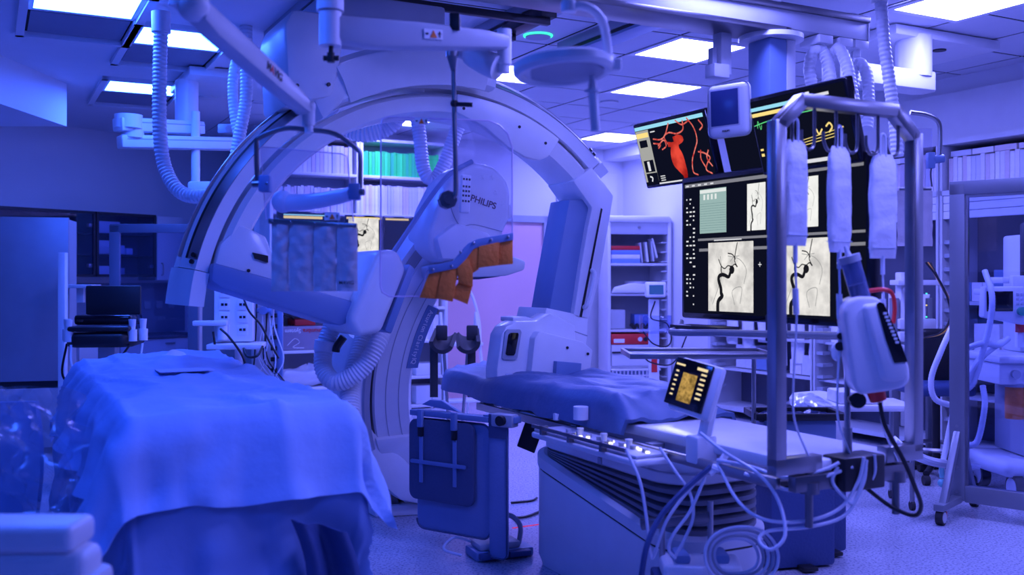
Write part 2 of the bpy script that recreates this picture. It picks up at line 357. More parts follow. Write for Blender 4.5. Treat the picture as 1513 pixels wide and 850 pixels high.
# right leg
leg = part(lat, 'leg', B().prism([(0.80, 2.02), (0.93, 2.11), (1.02, 2.02), (1.085, 1.945), (1.06, 1.82), (0.985, 1.45), (0.905, 1.20), (0.80, 1.22), (0.85, 1.5), (0.90, 1.75), (0.93, 1.87)], -0.01, 0.30, 0.012), M_whitegloss)
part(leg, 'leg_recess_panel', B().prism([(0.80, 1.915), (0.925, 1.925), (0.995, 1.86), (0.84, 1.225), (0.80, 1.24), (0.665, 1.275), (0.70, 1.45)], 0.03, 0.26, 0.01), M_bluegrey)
part(leg, 'black_seam', B().prism([(0.992, 1.868), (1.0, 1.862), (0.856, 1.225), (0.842, 1.228)], -0.016, 0.0), M_black)
part(leg, 'leg_handle', B().tube([(0.925, -0.01, 1.50), (0.925, -0.045, 1.47), (0.895, -0.05, 1.36), (0.875, -0.045, 1.30), (0.872, -0.01, 1.28)], 0.014), M_white)
def lat_px(pts): return [(x+0.527, z) for x, z in (_ppx(u, v, 2.37) for u, v in pts)]
def _ppx(u, v, s):
    dx = (u-U0)/F; o = Vector((1.216, 3.6, 0))+BX*s; Y = (o.x*BX.x+o.y*BX.y)/(dx*BX.x+BX.y); p = Vector((dx*Y, Y, 0)); return ((p-o).dot(AX), H+(V0-v)/F*Y)
neck = part(lat, 'tube_neck', B().prism(lat_px([(806, 455), (868, 468), (866, 500), (858, 560), (846, 600), (800, 600), (800, 480)]), -0.01, 0.33, 0.006), M_whitegloss)
part(neck, 'neck_seam', B().tube([Vector((x, -0.012, z)) for x, z in lat_px([(803, 478), (830, 484), (866, 496)])], 0.003, seg=6), M_grey)
tubeh = part(lat, 'x_ray_tube_housing', B().prism(lat_px([(727, 545), (734, 494), (741, 482), (756, 474), (786, 474), (806, 462), (842, 480), (846, 540), (836, 600), (727, 600)]), -0.06, 0.09, 0.012), M_whitegloss)
part(tubeh, 'housing_cover', B().prism(lat_px([(775, 498), (782, 488), (846, 504), (860, 516), (854, 560), (842, 600), (766, 600), (770, 545)]), -0.12, 0.0, 0.008), M_white)
part(tubeh, 'top_knob', B().prism(lat_px([(758, 476), (758, 469), (776, 468), (790, 472), (790, 477)]), 0.0, 0.16, 0.006), M_white)
part(tubeh, 'window_bezel', B().prism(lat_px([(733, 528), (738, 490), (742, 486), (760, 486), (762, 490), (756, 528), (752, 531), (736, 531)]), -0.072, -0.05, 0.004), M_grey)
part(tubeh, 'dark_window', B().prism(lat_px([(738, 522), (742, 494), (745, 491), (756, 491), (757, 494), (752, 521), (750, 524), (740, 524)]), -0.078, -0.06, 0.002), M_blackgloss)
part(tubeh, 'filter_plate', B().prism(lat_px([(802, 531), (838, 534), (836, 560), (800, 560)]), -0.16, -0.12, 0.004), M_bluegrey)
for u, v in ((822, 512), (852, 521), (846, 548)):
    c = lat_px([(u, v)])[0]; part(tubeh, 'screw', B().cyl((c[0], -0.12, c[1]), (c[0], -0.126, c[1]), 0.008, seg=8), M_black)
# left detector arm
arm = part(lat, 'detector_arm', B().prism([(-1.255, 1.47), (-1.215, 1.62), (-1.12, 1.72), (-0.99, 1.66), (-0.95, 1.55), (-0.50, 1.385), (-0.45, 1.30), (-0.62, 1.28), (-1.22, 1.41)], 0.0, 0.34, 0.015), M_whitegloss)
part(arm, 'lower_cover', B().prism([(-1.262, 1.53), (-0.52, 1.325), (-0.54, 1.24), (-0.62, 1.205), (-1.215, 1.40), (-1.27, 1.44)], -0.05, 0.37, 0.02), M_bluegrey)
part(arm, 'dark_slot', B().prism([(-1.06, 1.58), (-0.985, 1.565), (-0.985, 1.53), (-1.05, 1.55)], -0.015, 0.0), M_black)
part(arm, 'screw', B().cyl((-1.08, 0.0, 1.49), (-1.08, -0.01, 1.49), 0.009, seg=8), M_black)
det = part(lat, 'side_detector', B().prism([(-0.60, 1.24), (-0.44, 1.60), (-0.33, 1.60), (-0.28, 1.50), (-0.42, 1.17), (-0.55, 1.15)], -0.12, 0.42, 0.035, 3), M_whitegloss)
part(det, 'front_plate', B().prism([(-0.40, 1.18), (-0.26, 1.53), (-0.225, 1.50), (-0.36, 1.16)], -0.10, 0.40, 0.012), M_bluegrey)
# sleeve and carriage on the ceiling rails
sl = part(lat, 'sleeve', B().arc([(1.315, -0.10), (1.33, -0.13), (1.50, -0.13), (1.53, -0.09), (1.53, 0.38), (1.36, 0.38), (1.445, 0.31), (1.445, -0.05), (1.315, -0.05)], 80, 119, 28, LZ), M_whitegloss)
part(sl, 'front_skirt', B().arc([(1.30, -0.125), (1.42, -0.165), (1.49, -0.16), (1.49, -0.12), (1.30, -0.11)], 82.5, 117, 24, LZ), M_white)
part(sl, 'sleeve_nose', B().prism([(-0.69, 2.58), (-0.58, 2.50), (-0.62, 2.36), (-0.74, 2.24), (-0.80, 2.36), (-0.79, 2.5)], -0.14, 0.30, 0.03), M_white)
part(sl, 'black_brush', B().prism([(-0.86, 2.42), (-0.79, 2.37), (-0.83, 2.31), (-0.845, 2.325), (-0.825, 2.365), (-0.87, 2.40)], -0.04, 0.02), M_black)
car = part(lat, 'carriage_box', B().prism([(-0.92, 2.30), (-0.70, 2.36), (-0.66, 2.50), (-0.62, 2.78), (-0.90, 2.78), (-0.94, 2.70)], -0.16, 0.36, 0.03), M_white)
for p in ((-0.72, 2.72), (-0.72, 2.42), (-0.88, 2.40)): part(car, 'screw', B().cyl((p[0], -0.16, p[1]), (p[0], -0.17, p[1]), 0.01, seg=8), M_black)
part(lat, 'carriage_plate', B().box(-0.72, -0.05, -0.10, 0.42, 2.74, 2.91, 0.02), M_grey)
part(lat, 'cross_girder', B().box(-0.56, 0.62, -0.06, -0.02, 2.90, 2.94, 0.004), M_black)
part(lat, 'cross_girder', B().box(-0.56, 0.62, 0.36, 0.40, 2.90, 2.94, 0.004), M_black)
for x in (-0.53, 0.60): part(lat, 'rail_wheel_block', B().box(x-0.05, x+0.05, -0.08, 0.42, 2.94, 2.995, 0.004), M_black)
part(lat, 'label_plate', B().box(-0.36, -0.16, -0.01, 0.0, 2.505, 2.555, 0.0), M_black)
# ------------------------------------------------------------------ frontal floor stand: arc plane tilted toward the camera
TAX = Vector((1.216, 3.6, 0))
def plane_px(u, v, s):          # pixel to (a, z) on the vertical plane across the table axis at distance s
    dx = (u-U0)/F; o = TAX+BX*s; n = BX
    Y = (o.x*n.x+o.y*n.y)/(dx*n.x+n.y); p = Vector((dx*Y, Y, 0)); return ((p-o).dot(AX), H+(V0-v)/F*Y)
FS, FAO, FZ, R1, TILT = 3.1, 0.604, 0.986, 1.44, math.radians(20)
FR = TAX+BX*FS+AX*FAO
fro = thing('floor_c_arm', 'white floor-standing C-arm with detector head behind the orange apron', 'imaging arm', FR, TH)
FMx = Matrix.Translation((0, 0, FZ)) @ Matrix.Rotation(TILT, 4, 'X')
R0 = R1-0.31; y0, y1 = -0.28, 0.02
fa = part(fro, 'c_arc', B().arc([(R0, y0+0.04), (R0+0.03, y0), (R1-0.07, y0), (R1-0.03, y0+0.05), (R1-0.03, y1-0.03), (R1-0.07, y1), (R0, y1)], 131, 226, 64).xf(FMx), M_whitegloss)
for r_ in (R0+0.09, R0+0.17): part(fa, 'seam_line', B().arc([(r_, y0-0.002), (r_+0.005, y0-0.002), (r_+0.005, y0+0.003), (r_, y0+0.003)], 133, 208, 48).xf(FMx), M_grey)
part(fa, 'outer_rail', B().arc([(R1-0.055, y0+0.012), (R1-0.035, y0+0.035), (R1-0.02, y0+0.06), (R1-0.034, y0+0.06), (R1-0.06, y0+0.012)], 131.5, 226, 64).xf(FMx), M_darksteel)
part(fa, 'outer_rim', B().arc([(R1-0.032, y0+0.07), (R1, y0+0.08), (R1, y1-0.04), (R1-0.03, y1-0.02)], 131.5, 226, 64).xf(FMx), M_white)
part(fa, 'blue_stripe', B().arc([(R0-0.012, y0-0.004), (R0+0.06, y0-0.006), (R0+0.06, y0+0.001), (R0-0.012, y0+0.05)], 158.5, 178, 20).xf(FMx), M_bluegrey)
txt = 'Azurion ClarityIQ'
for i, ch in enumerate(txt):
    if ch == ' ': continue
    a = math.radians(160.3+i*0.98); me = text_mesh(ch, 0.038); rr_ = R0+0.025
    me.transform(FMx @ frame_m((rr_*math.cos(a), y0-0.0065, rr_*math.sin(a)), (-math.sin(a), 0, math.cos(a)), (-math.cos(a), 0, -math.sin(a)))); part(fa, 'letter', me, M_white)
# sleeve (stand) that carries the arc, bottom left
slv = part(fro, 'stand_sleeve', B().arc([(R1+0.004, y0-0.02), (R1+0.07, y0+0.02), (R1+0.10, y0+0.08), (R1+0.10, y1+0.10), (R1+0.004, y1+0.10)], 172, 224, 40).xf(FMx), M_white)
part(slv, 'sleeve_liner', B().arc([(R1-0.035, y0-0.02), (R1+0.0, y0-0.025), (R1+0.03, y0-0.0), (R1-0.03, y0+0.0)], 178, 203, 30).xf(FMx), M_grey)
part(slv, 'sleeve_rail', B().arc([(R1-0.03, y0-0.03), (R1+0.03, y0-0.02), (R1+0.03, y0+0.02), (R1-0.03, y0+0.0)], 203, 227, 24).xf(FMx), M_darksteel)
ftc = []
for k in range(13):
    a = math.radians(197+28*k/12); ftc.append(((R1-0.05)*math.cos(a), (R1-0.05)*math.sin(a)))
for k in range(13):
    a = math.radians(225-24*k/12); q = R0-0.03-0.05*math.sin(k/12*pi); ftc.append((q*math.cos(a), q*math.sin(a)))
fc = part(fro, 'arc_foot_cover', B().prism(ftc, y0-0.03, y0+0.05, 0.012).xf(FMx), M_whitegloss)
part(fc, 'warning_sticker', B().box(-0.02, 0.02, -0.004, 0.0, -0.035, 0.035, M=FMx @ Matrix.Translation((-0.885, y0-0.03, -0.70))), M_orange)
pa = [plane_px(u, v, 2.95) for u, v in ((500, 610), (502, 652), (560, 712), (596, 742), (690, 770), (690, 745), (620, 700), (560, 640), (520, 590))]
part(fro, 'floor_base', B().prism([(x-FAO, max(0.0, z)) for x, z in pa], -0.12, 0.55, 0.02), M_white)
part(fro, 'base_plate', B().prism([(-1.28, 0.0), (-0.75, -0.12), (-0.55, -0.05), (-0.55, 0.7), (-1.28, 0.7)], 0.0, 0.07, 0.015, plane='xy'), M_white)
# detector head
def hx(pts, s): return [(x-FAO, z) for x, z in (plane_px(u, v, s) for u, v in pts)]
HS = 2.42; hy = HS-FS
head = part(fro, 'detector_shroud', B().prism(hx([(636, 372), (634, 345), (646, 305), (664, 268), (684, 248), (704, 239), (730, 245), (749, 262), (756, 285), (754, 325), (744, 346), (736, 374), (690, 388), (650, 388)], HS), hy, hy+0.34, 0.035, 3), M_whitegloss)
part(head, 'shroud_trim', B().tube([Vector((x, hy+0.02, z)) for x, z in hx([(584, 372), (612, 330), (642, 286), (668, 256), (700, 238)], HS)], 0.014), M_bluegrey)
part(head, 'side_grip', B().prism(hx([(748, 298), (758, 302), (759, 320), (750, 326), (746, 318)], HS), hy+0.02, hy+0.2, 0.008), M_white)
part(head, 'shroud_seam', B().tube([Vector((x, hy-0.001, z)) for x, z in hx([(664, 300), (672, 322), (682, 335), (700, 332), (742, 342)], HS)], 0.003, seg=6), M_grey)
part(head, 'body_block', B().prism(hx([(640, 352), (668, 330), (684, 334), (720, 346), (722, 372), (690, 384), (648, 384)], HS), hy-0.05, hy+0.3, 0.02), M_white)
ct = hx([(714, 299)], HS)[0]; me = text_mesh('PHILIPS', 0.052, 0.001); dxy = hx([(696, 293), (733, 306)], HS)
me.transform(frame_m((ct[0], hy-0.002, ct[1]), (dxy[1][0]-dxy[0][0], 0, dxy[1][1]-dxy[0][1]), (0, 0, 1))); part(head, 'lettering', me, mat('grey_lettering', (0.10, 0.03, 0.06), 0.4))
for u, v in ((713, 262), (727, 262), (733, 285), (742, 300)):
    c = hx([(u, v)], HS)[0]; b = B()
    for k in range(3): b.box(-0.016, 0.016, -0.002, 0.001, -0.002, 0.002, M=Matrix.Translation((c[0], hy, c[1])) @ Matrix.Rotation(k*pi/3+u, 4, 'Y'))
    part(head, 'printed_star', b, M_paper)
fd = part(fro, 'flat_detector', B().prism(hx([(640, 394), (700, 380), (738, 374), (770, 386), (769, 399), (742, 408), (700, 410), (646, 412)], HS), hy-0.06, hy+0.40, 0.015), M_lightgrey)
part(fd, 'detector_face', B().prism(hx([(660, 412), (704, 410), (738, 407), (734, 409), (704, 413), (664, 414)], HS), hy-0.03, hy+0.36), M_navy)
# corrugated cable hoses of the floor stand
part(fro, 'cable_hose', B().hose([P(492, 478, 5.55), P(478, 520, 5.5), P(480, 550, 5.45), P(500, 565, 5.4), P(535, 545, 5.4), P(560, 505, 5.45), P(575, 470, 5.6)], 0.052, 0.018), M_hose, world=True)
part(fro, 'hose_clamp', B().cyl(P(472, 512, 5.51), P(500, 514, 5.5), 0.02).cyl(P(484, 504, 5.5), P(482, 518, 5.5), 0.07, seg=20), M_white, world=True)
part(fro, 'cable_hose', B().hose([P(545, 480, 5.75), P(520, 560, 5.55), P(518, 620, 5.4), P(520, 660, 5.36)], 0.06, 0.018), M_hose, world=True)
part(fro, 'hose_hook', B().tube([P(508, 498, 5.45), P(498, 512, 5.45), P(496, 520, 5.45)], 0.022), M_black, world=True)
# ------------------------------------------------------------------ patient table; local x along AX (away side +), y along BX (head end +)
TN = Vector((1.216, 3.6, 0))
tab = thing('patient_table', 'long white patient table on a bellows pedestal running to the machine', 'patient table', TN, TH)
top = B(); top.prism([(-0.25, -0.02), (0.25, -0.02), (0.25, 2.7), (0.16, 3.1), (-0.16, 3.1), (-0.25, 2.7)], 0.765, 0.81, 0.012, plane='xy')
part(tab, 'table_top', top, M_whitegloss)
for s in (-1, 1):
    r = part(tab, 'side_rail', B().box(s*0.315-0.012, s*0.315+0.012, 0.02, 2.42, 0.715, 0.755, 0.004), M_steel)
    for y in (0.15, 0.8, 1.4, 2.0, 2.38): part(r, 'rail_bracket', B().box(min(s*0.24, s*0.31), max(s*0.24, s*0.31), y-0.025, y+0.025, 0.722, 0.762, 0.004), M_alu)
def oval(x0, x1, y0, y1, r, n=6):
    out = []
    for cx, cy, a0 in ((x1-r, y1-r, 0), (x0+r, y1-r, 90), (x0+r, y0+r, 180), (x1-r, y0+r, 270)):
        for k in range(n+1):
            a = math.radians(a0+90*k/n); out.append((cx+r*math.cos(a), cy+r*math.sin(a)))
    return out
def lofted(levels):
    R = []
    for (x0, x1, y0, y1, r, zf) in levels: R.append([(x, y, zf(y)) for x, y in oval(x0, x1, y0, y1, r)])
    return B().rings(R)
def zl(near, far, y0=0.66, y1=1.86): return lambda y: near+(far-near)*(y-y0)/(y1-y0)
low = lofted([(-0.27, 0.27, 0.68, 1.88, 0.16, zl(0, 0)), (-0.29, 0.29, 0.66, 1.90, 0.18, zl(0.05, 0.05)), (-0.29, 0.29, 0.66, 1.90, 0.18, zl(0.30, 0.50)), (-0.285, 0.285, 0.665, 1.895, 0.18, zl(0.305, 0.505))])
lo = part(tab, 'pedestal_housing', low, M_white)
part(lo, 'pedestal_rim', lofted([(-0.295, 0.295, 0.655, 1.905, 0.18, zl(0.315, 0.515)), (-0.295, 0.295, 0.655, 1.905, 0.18, zl(0.36, 0.57)), (-0.27, 0.27, 0.68, 1.88, 0.17, zl(0.375, 0.585)), (-0.25, 0.25, 0.70, 1.86, 0.16, zl(0.365, 0.575))]), M_white)
part(lo, 'black_seam', lofted([(-0.288, 0.288, 0.662, 1.898, 0.18, zl(0.303, 0.503)), (-0.288, 0.288, 0.662, 1.898, 0.18, zl(0.317, 0.517))]), M_black)
M_bel = mat('dark_bellows_rubber', (0.20, 0.21, 0.25), 0.5)
for k in range(5):
    f0, f1 = k/5, (k+1)/5; a0 = 0.365+0.215*f0; a1 = 0.365+0.215*f1; b0 = 0.572+0.02*f0; b1 = 0.572+0.02*f1; am = (a0+a1)/2; bm_ = (b0+b1)/2
    part(tab, 'bellows_pleat', lofted([(-0.215, 0.215, 0.73, 1.83, 0.15, zl(a0, b0)), (-0.262, 0.262, 0.67, 1.86, 0.18, zl(am-0.012, bm_)), (-0.262, 0.262, 0.67, 1.86, 0.18, zl(am+0.008, bm_+0.003)), (-0.215, 0.215, 0.73, 1.83, 0.15, zl(a1, b1))]), M_bel)
up = part(tab, 'upper_housing', lofted([(-0.25, 0.25, 0.69, 1.86, 0.17, zl(0.585, 0.595)), (-0.265, 0.265, 0.67, 1.87, 0.18, zl(0.595, 0.605)), (-0.265, 0.265, 0.67, 1.87, 0.18, zl(0.635, 0.665)), (-0.26, 0.26, 0.675, 1.865, 0.18, zl(0.638, 0.668)), (-0.26, 0.26, 0.675, 1.865, 0.18, zl(0.69, 0.69)), (-0.24, 0.24, 0.70, 1.85, 0.17, zl(0.70, 0.70))]), M_white)
part(up, 'seam', lofted([(-0.267, 0.267, 0.668, 1.872, 0.18, zl(0.632, 0.662)), (-0.267, 0.267, 0.668, 1.872, 0.18, zl(0.638, 0.668))]), M_grey)
part(up, 'socket_cover', B().box(-0.272, -0.255, 1.22, 1.25, 0.60, 0.63, 0.003), M_grey)
part(tab, 'slide_frame', B().box(-0.21, 0.21, 0.35, 2.35, 0.70, 0.768, 0.01), M_lightgrey)
part(tab, 'under_panel', B().prism([(1.35, 0.705), (1.9, 0.705), (2.1, 0.76), (1.35, 0.76)], -0.29, 0.29, 0.01, plane='yz'), M_white)
# mattress under a dark blue crinkled sheet
def matt(u, v):
    y = 0.98+u*2.15; x = -0.30+0.60*v
    e = min(1, max(0, (v*(1-v))*14)); tip = 1 if u < 0.86 else max(0.35, 1-(u-0.86)*2.2)
    nz = noise.noise(Vector((x*5, y*2.2, 1)))*0.02+noise.noise(Vector((x*9+y*3, y*2.2, 4)))*0.016+0.008*(1-min(1, abs(noise.noise(Vector((x*6+y*1.6, y*1.2-x*2, 9))))*3.5))
    lift = 0.075+0.02*math.sin(u*5); endf = min(1, u*14)
    z = 0.815+(lift*e*endf+nz*(0.4+e))
    if e < 0.35: z -= (0.35-e)*0.12+abs(nz)
    return (x*tip*(1+0.06*math.sin(y*9)), y, z)
part(tab, 'sheet_covered_mattress', B().grid(matt, 110, 30).solidify(-0.02), M_mattress, ang=80)
part(tab, 'sheet_tail', B().grid(lambda u, v: ((-0.16+0.32*u)*(1-0.3*v), 3.0+0.1*math.sin(v*3)+0.03*math.sin(u*17), 0.86-0.12*v), 16, 8).solidify(0.006), M_mattress, ang=80)
part(tab, 'head_plate', B().box(-0.20, 0.12, 2.72, 3.14, 0.86, 0.875, 0.005), M_bluegrey)
M_tape = mat('translucent_tape', (0.45, 0.52, 0.70), 0.4)
for (x, y, s) in ((-0.12, 2.45, 0.05), (-0.19, 2.25, 0.05), (0.05, 2.6, 0.04), (-0.13, 1.75, 0.035), (0.03, 1.5, 0.04)):
    part(tab, 'tape_strip', B().box(-s, s, -0.02, 0.02, 0, 0.004, M=Matrix.Translation((x, y, 0.905)) @ Matrix.Rotation(x*9, 4, 'Z') @ Matrix.Rotation(0.25, 4, 'Y')), M_tape)
part(tab, 'rail_clamp_knob', B().cyl((-0.33, 1.30, 0.80), (-0.33, 1.30, 0.86), 0.035), M_white)
for y in (1.52,): part(tab, 'rail_clamp_knob', B().cyl((-0.33, y, 0.77), (-0.33, y, 0.80), 0.018), M_white)
# ------------------------------------------------------------------ table side control console
con = thing('control_console', 'slim white button console with lit keys clamped to the table rail', 'control panel', TN+BX*0.62-AX*0.36, TH)
cb = part(con, 'console_body', B().box(-0.14, 0.03, 0.0, 0.85, 0.705, 0.735, 0.012, 3).xf(Matrix.Translation((0, 0, 0))), M_white)
part(con, 'console_lid', B().box(-0.13, 0.03, 0.01, 0.84, 0.735, 0.75, 0.006), M_lightgrey)
part(con, 'front_rail', B().box(-0.155, -0.145, 0.05, 0.82, 0.757, 0.775, 0.003).box(-0.155, -0.12, 0.22, 0.24, 0.735, 0.775).box(-0.155, -0.12, 0.48, 0.50, 0.735, 0.775).box(-0.155, -0.12, 0.72, 0.74, 0.735, 0.775), M_darksteel)
E_key = emit('lit_key', (1.0, 0.92, 0.8), 2.2)
rk = random.Random(5)
for k in range(16):
    y = 0.04+0.036*k; x = -0.095+0.07*rk.random()
    if k % 5 == 4: part(con, 'joystick', B().cyl((x, y, 0.75), (x, y, 0.785), 0.012, 0.016), M_white)
    else: part(con, 'lit_button', B().cyl((x, y, 0.75), (x, y, 0.757), 0.009, seg=10), E_key)
for k in range(8): part(con, 'button', B().cyl((-0.05, 0.06+0.085*k, 0.75), (-0.05, 0.06+0.085*k, 0.765), 0.013, seg=12), M_grey)
# ------------------------------------------------------------------ tilted touch screen module on the rail
ts = thing('touch_screen_module', 'tilted touch screen tablet on a bracket at the table rail', 'touch screen', G(1035, 3.95, 0.70))
c0, c1, c2 = P(1014, 533, 3.95), P(1068, 549, 3.80), P(980, 594, 3.98)
M = frame_m(c2, (P(1034, 612, 3.84)-c2), (c0-c2)); w = (P(1034, 612, 3.84)-c2).length; hh = (c0-c2).length
part(ts, 'screen_glass', B().box(0, w, 0, hh, -0.012, 0, 0.004, M=M), M_blackgloss, world=True)
part(ts, 'casing', B().box(0.01, w+0.035, -0.02, hh+0.005, -0.05, -0.012, 0.015, M=M), M_white, world=True)
E_or = emit('amber_screen', (0.75, 0.45, 0.12), 0.8, 0.7, 60); E_amw = emit('amber_text', (1.0, 0.8, 0.45), 0.9)
sc = B().rect(0.30*w, 0.12*hh, 0.68*w, 0.72*hh, 0.001); part(ts, 'screen_picture', sc.xf(M), E_or, world=True)
b = B()
for k in range(6): b.rect(0.10*w, (0.2+0.1*k)*hh, 0.18*w, (0.235+0.1*k)*hh, 0.001); b.rect(0.76*w, (0.25+0.1*k)*hh, 0.90*w, (0.29+0.1*k)*hh, 0.001)
b.rect(0.06*w, 0.84*hh, 0.3*w, 0.88*hh, 0.001); b.rect(0.62*w, 0.84*hh, 0.9*w, 0.9*hh, 0.001); part(ts, 'screen_icons', b.xf(M), E_amw, world=True)
part(ts, 'bracket', B().tube([P(1050, 600, 3.9), P(1042, 640, 3.9), P(1036, 655, 3.88)], 0.028), M_white, world=True)
part(ts, 'rail_clamp', B().box(-0.05, 0.05, -0.04, 0.04, -0.06, 0.05, 0.012, M=Matrix.Translation(P(1036, 662, 3.9)) @ RM), M_white, world=True)
# ------------------------------------------------------------------ lead skirt hanging at the table side
SK0 = G(745, 5.05); SK1 = G(598, 5.42); sd = (SK1-SK0); sl_ = sd.length; SM = frame_m(SK0, sd, Vector((-sd.y, sd.x, 0)).normalized()*1)
if SM.col[2].z < 0: SM = frame_m(SK0, sd, -Vector((-sd.y, sd.x, 0)))
SKM = Matrix(((sd.x/sl_, sd.y/sl_, 0, SK0.x), (sd.y/sl_, -sd.x/sl_, 0, SK0.y), (0, 0, 1, 0), (0, 0, 0, 1)))
sk = thing('lead_skirt', 'blue lead skirt shield hanging under the table rail beside the pedestal', 'radiation shield', SK0)
def rr(x0, x1, z0, z1, r, n=5): return [(x0+r+r*math.cos(math.radians(a)), z0+r+r*math.sin(math.radians(a))) if q == 0 else p for q, p in enumerate([])] or [
    (cx+r*math.cos(math.radians(a0+90*k/n)), cz+r*math.sin(math.radians(a0+90*k/n))) for cx, cz, a0 in ((x1-r, z1-r, 0), (x0+r, z1-r, 90), (x0+r, z0+r, 180), (x1-r, z0+r, 270)) for k in range(n+1)]
M_skirt = mat('blue_skirt_vinyl', (0.19, 0.27, 0.46), 0.5, bump=0.1); M_pad = mat('dark_grey_pad_vinyl', (0.07, 0.10, 0.19), 0.6, bump=0.15)
part(sk, 'skirt_panel', B().prism(rr(0.085, 0.57, 0.11, 0.70, 0.05), 0.0, 0.015, 0.004).xf(SKM), M_skirt, world=True)
part(sk, 'skirt_piping', B().tube([Vector((x, -0.001, z)) for x, z in rr(0.085, 0.57, 0.11, 0.70, 0.05)], 0.006, seg=6, sm=0).xf(SKM), M_pad, world=True)
part(sk, 'hinge_panel', B().prism(rr(-0.03, 0.08, 0.03, 0.72, 0.03), -0.02, 0.0, 0.004).xf(SKM), M_skirt, world=True)
part(sk, 'hinge_piping', B().tube([Vector((x, -0.021, z)) for x, z in rr(-0.03, 0.08, 0.03, 0.72, 0.03)], 0.005, seg=6, sm=0).xf(SKM), M_pad, world=True)
part(sk, 'hinge_strip', B().box(-0.03, 0.08, -0.025, -0.018, 0.64, 0.76).xf(SKM), M_pad, world=True)
part(sk, 'top_rail', B().box(0.08, 0.60, -0.03, 0.03, 0.715, 0.745, 0.005).box(-0.08, 0.12, -0.02, 0.04, 0.72, 0.755, 0.005).xf(SKM), M_bluegrey, world=True)
pad = part(sk, 'pad', B().prism(rr(0.17, 0.60, 0.27, 0.70, 0.045), -0.035, -0.012, 0.006).xf(SKM), M_pad, world=True)
part(pad, 'cross_strap', B().prism(rr(0.21, 0.58, 0.465, 0.485, 0.009), -0.048, -0.04, 0.002).xf(SKM), M_bluegrey, world=True)
for x in (0.285, 0.51):
    part(pad, 'vertical_strap', B().box(x-0.012, x+0.012, -0.045, -0.036, 0.365, 0.62, 0.003).xf(SKM), M_bluegrey, world=True)
    part(pad, 'clip_hook', B().box(x-0.016, x+0.016, -0.06, -0.035, 0.66, 0.755, 0.005).xf(SKM), M_bluegrey, world=True)
    part(pad, 'clip_latch', B().box(x-0.014, x+0.014, -0.055, -0.035, 0.61, 0.66, 0.003).xf(SKM), M_black, world=True)
part(sk, 'pivot_knob', B().cyl(SKM @ Vector((-0.01, -0.06, 0.735)), SKM @ Vector((-0.01, 0.02, 0.735)), 0.026), M_black, world=True)
part(sk, 'pivot_block', B().box(-0.07, 0.06, -0.035, 0.03, 0.70, 0.765, 0.008).xf(SKM), M_grey, world=True)
part(sk, 'top_flap', B().prism([(0.30, 0.745), (0.56, 0.77), (0.5, 0.80), (0.42, 0.80)], 0.02, 0.05, 0.005).xf(SKM), M_bluegrey, world=True)
# small black pad hanging beyond the skirt
solo('hanging_pouch', B().prism([(-0.06, -0.09), (0.045, -0.105), (0.06, 0.07), (-0.045, 0.085)], -0.012, 0.012, 0.006).xf(Matrix.Translation(P(785, 640, 5.5)) @ Matrix.Rotation(0.25, 4, 'Y')), M_black, 'small black pouch hanging under the table between skirt and pedestal', 'pouch')
# ------------------------------------------------------------------ steel bag frame bolted across the table end
FL = Vector((0.915, 3.44, 0)); WF = 0.68
fr = thing('infusion_bag_rack', 'square steel tube frame with hooks standing across the table end', 'bag frame', FL, TH)
z0, z1, ch, tt = 0.80, 2.098, 0.10, 0.024
part(fr, 'post', B().box(-tt, tt, -tt, tt, z0, z1-ch, 0.003), M_steel); part(fr, 'post', B().box(WF-tt, WF+tt, -tt, tt, z0, z1-ch, 0.003), M_steel)
part(fr, 'top_bar', B().box(ch, WF-ch, -tt, tt, z1-2*tt, z1, 0.003), M_steel)
for s in (0, 1):
    m = Matrix.Translation((WF/2, 0, 0)) @ Matrix.Diagonal((-1 if s else 1, 1, 1, 1)) @ Matrix.Translation((-WF/2, 0, 0))
    b = B().prism([(-tt, z1-ch-0.012), (tt, z1-ch-0.03), (ch+0.02, z1-2*tt), (ch+0.0, z1)], -tt, tt, 0.003).xf(m); bmesh.ops.recalc_face_normals(b.bm, faces=b.bm.faces[:])
    part(fr, 'corner_tube', b, M_steel)
part(fr, 'foot_arm', B().box(-tt, 0.19, -tt, tt, z0-0.03, z0+0.03, 0.003), M_steel); part(fr, 'foot_arm', B().box(WF-0.17, WF+tt, -tt, tt, z0-0.03, z0+0.03, 0.003), M_steel)
part(fr, 'cross_bar', B().box(0.05, WF-0.05, -0.04, 0.0, z0-0.09, z0-0.035, 0.004), M_darksteel)
part(fr, 'clamp_block', B().box(0.24, 0.44, -0.08, 0.03, z0-0.10, z0+0.02, 0.008), M_black)
for x in (0.13, WF-0.12): part(fr, 'clamp_screw', B().cyl((x, -0.02, z0-0.22), (x, -0.02, z0-0.03), 0.014).cyl((x, -0.02, z0-0.10), (x, -0.02, z0-0.06), 0.035), M_darksteel)
for k in range(6):
    x = 0.07+0.105*k
    part(fr, 'hook', B().tube([(x, 0, z1-0.045), (x, 0, z1-0.10), (x, 0, z1-0.155), (x-0.01, -0.0, z1-0.185), (x-0.04, -0.0, z1-0.19), (x-0.06, 0, z1-0.16), (x-0.062, 0, z1-0.125)], 0.006), M_darksteel)
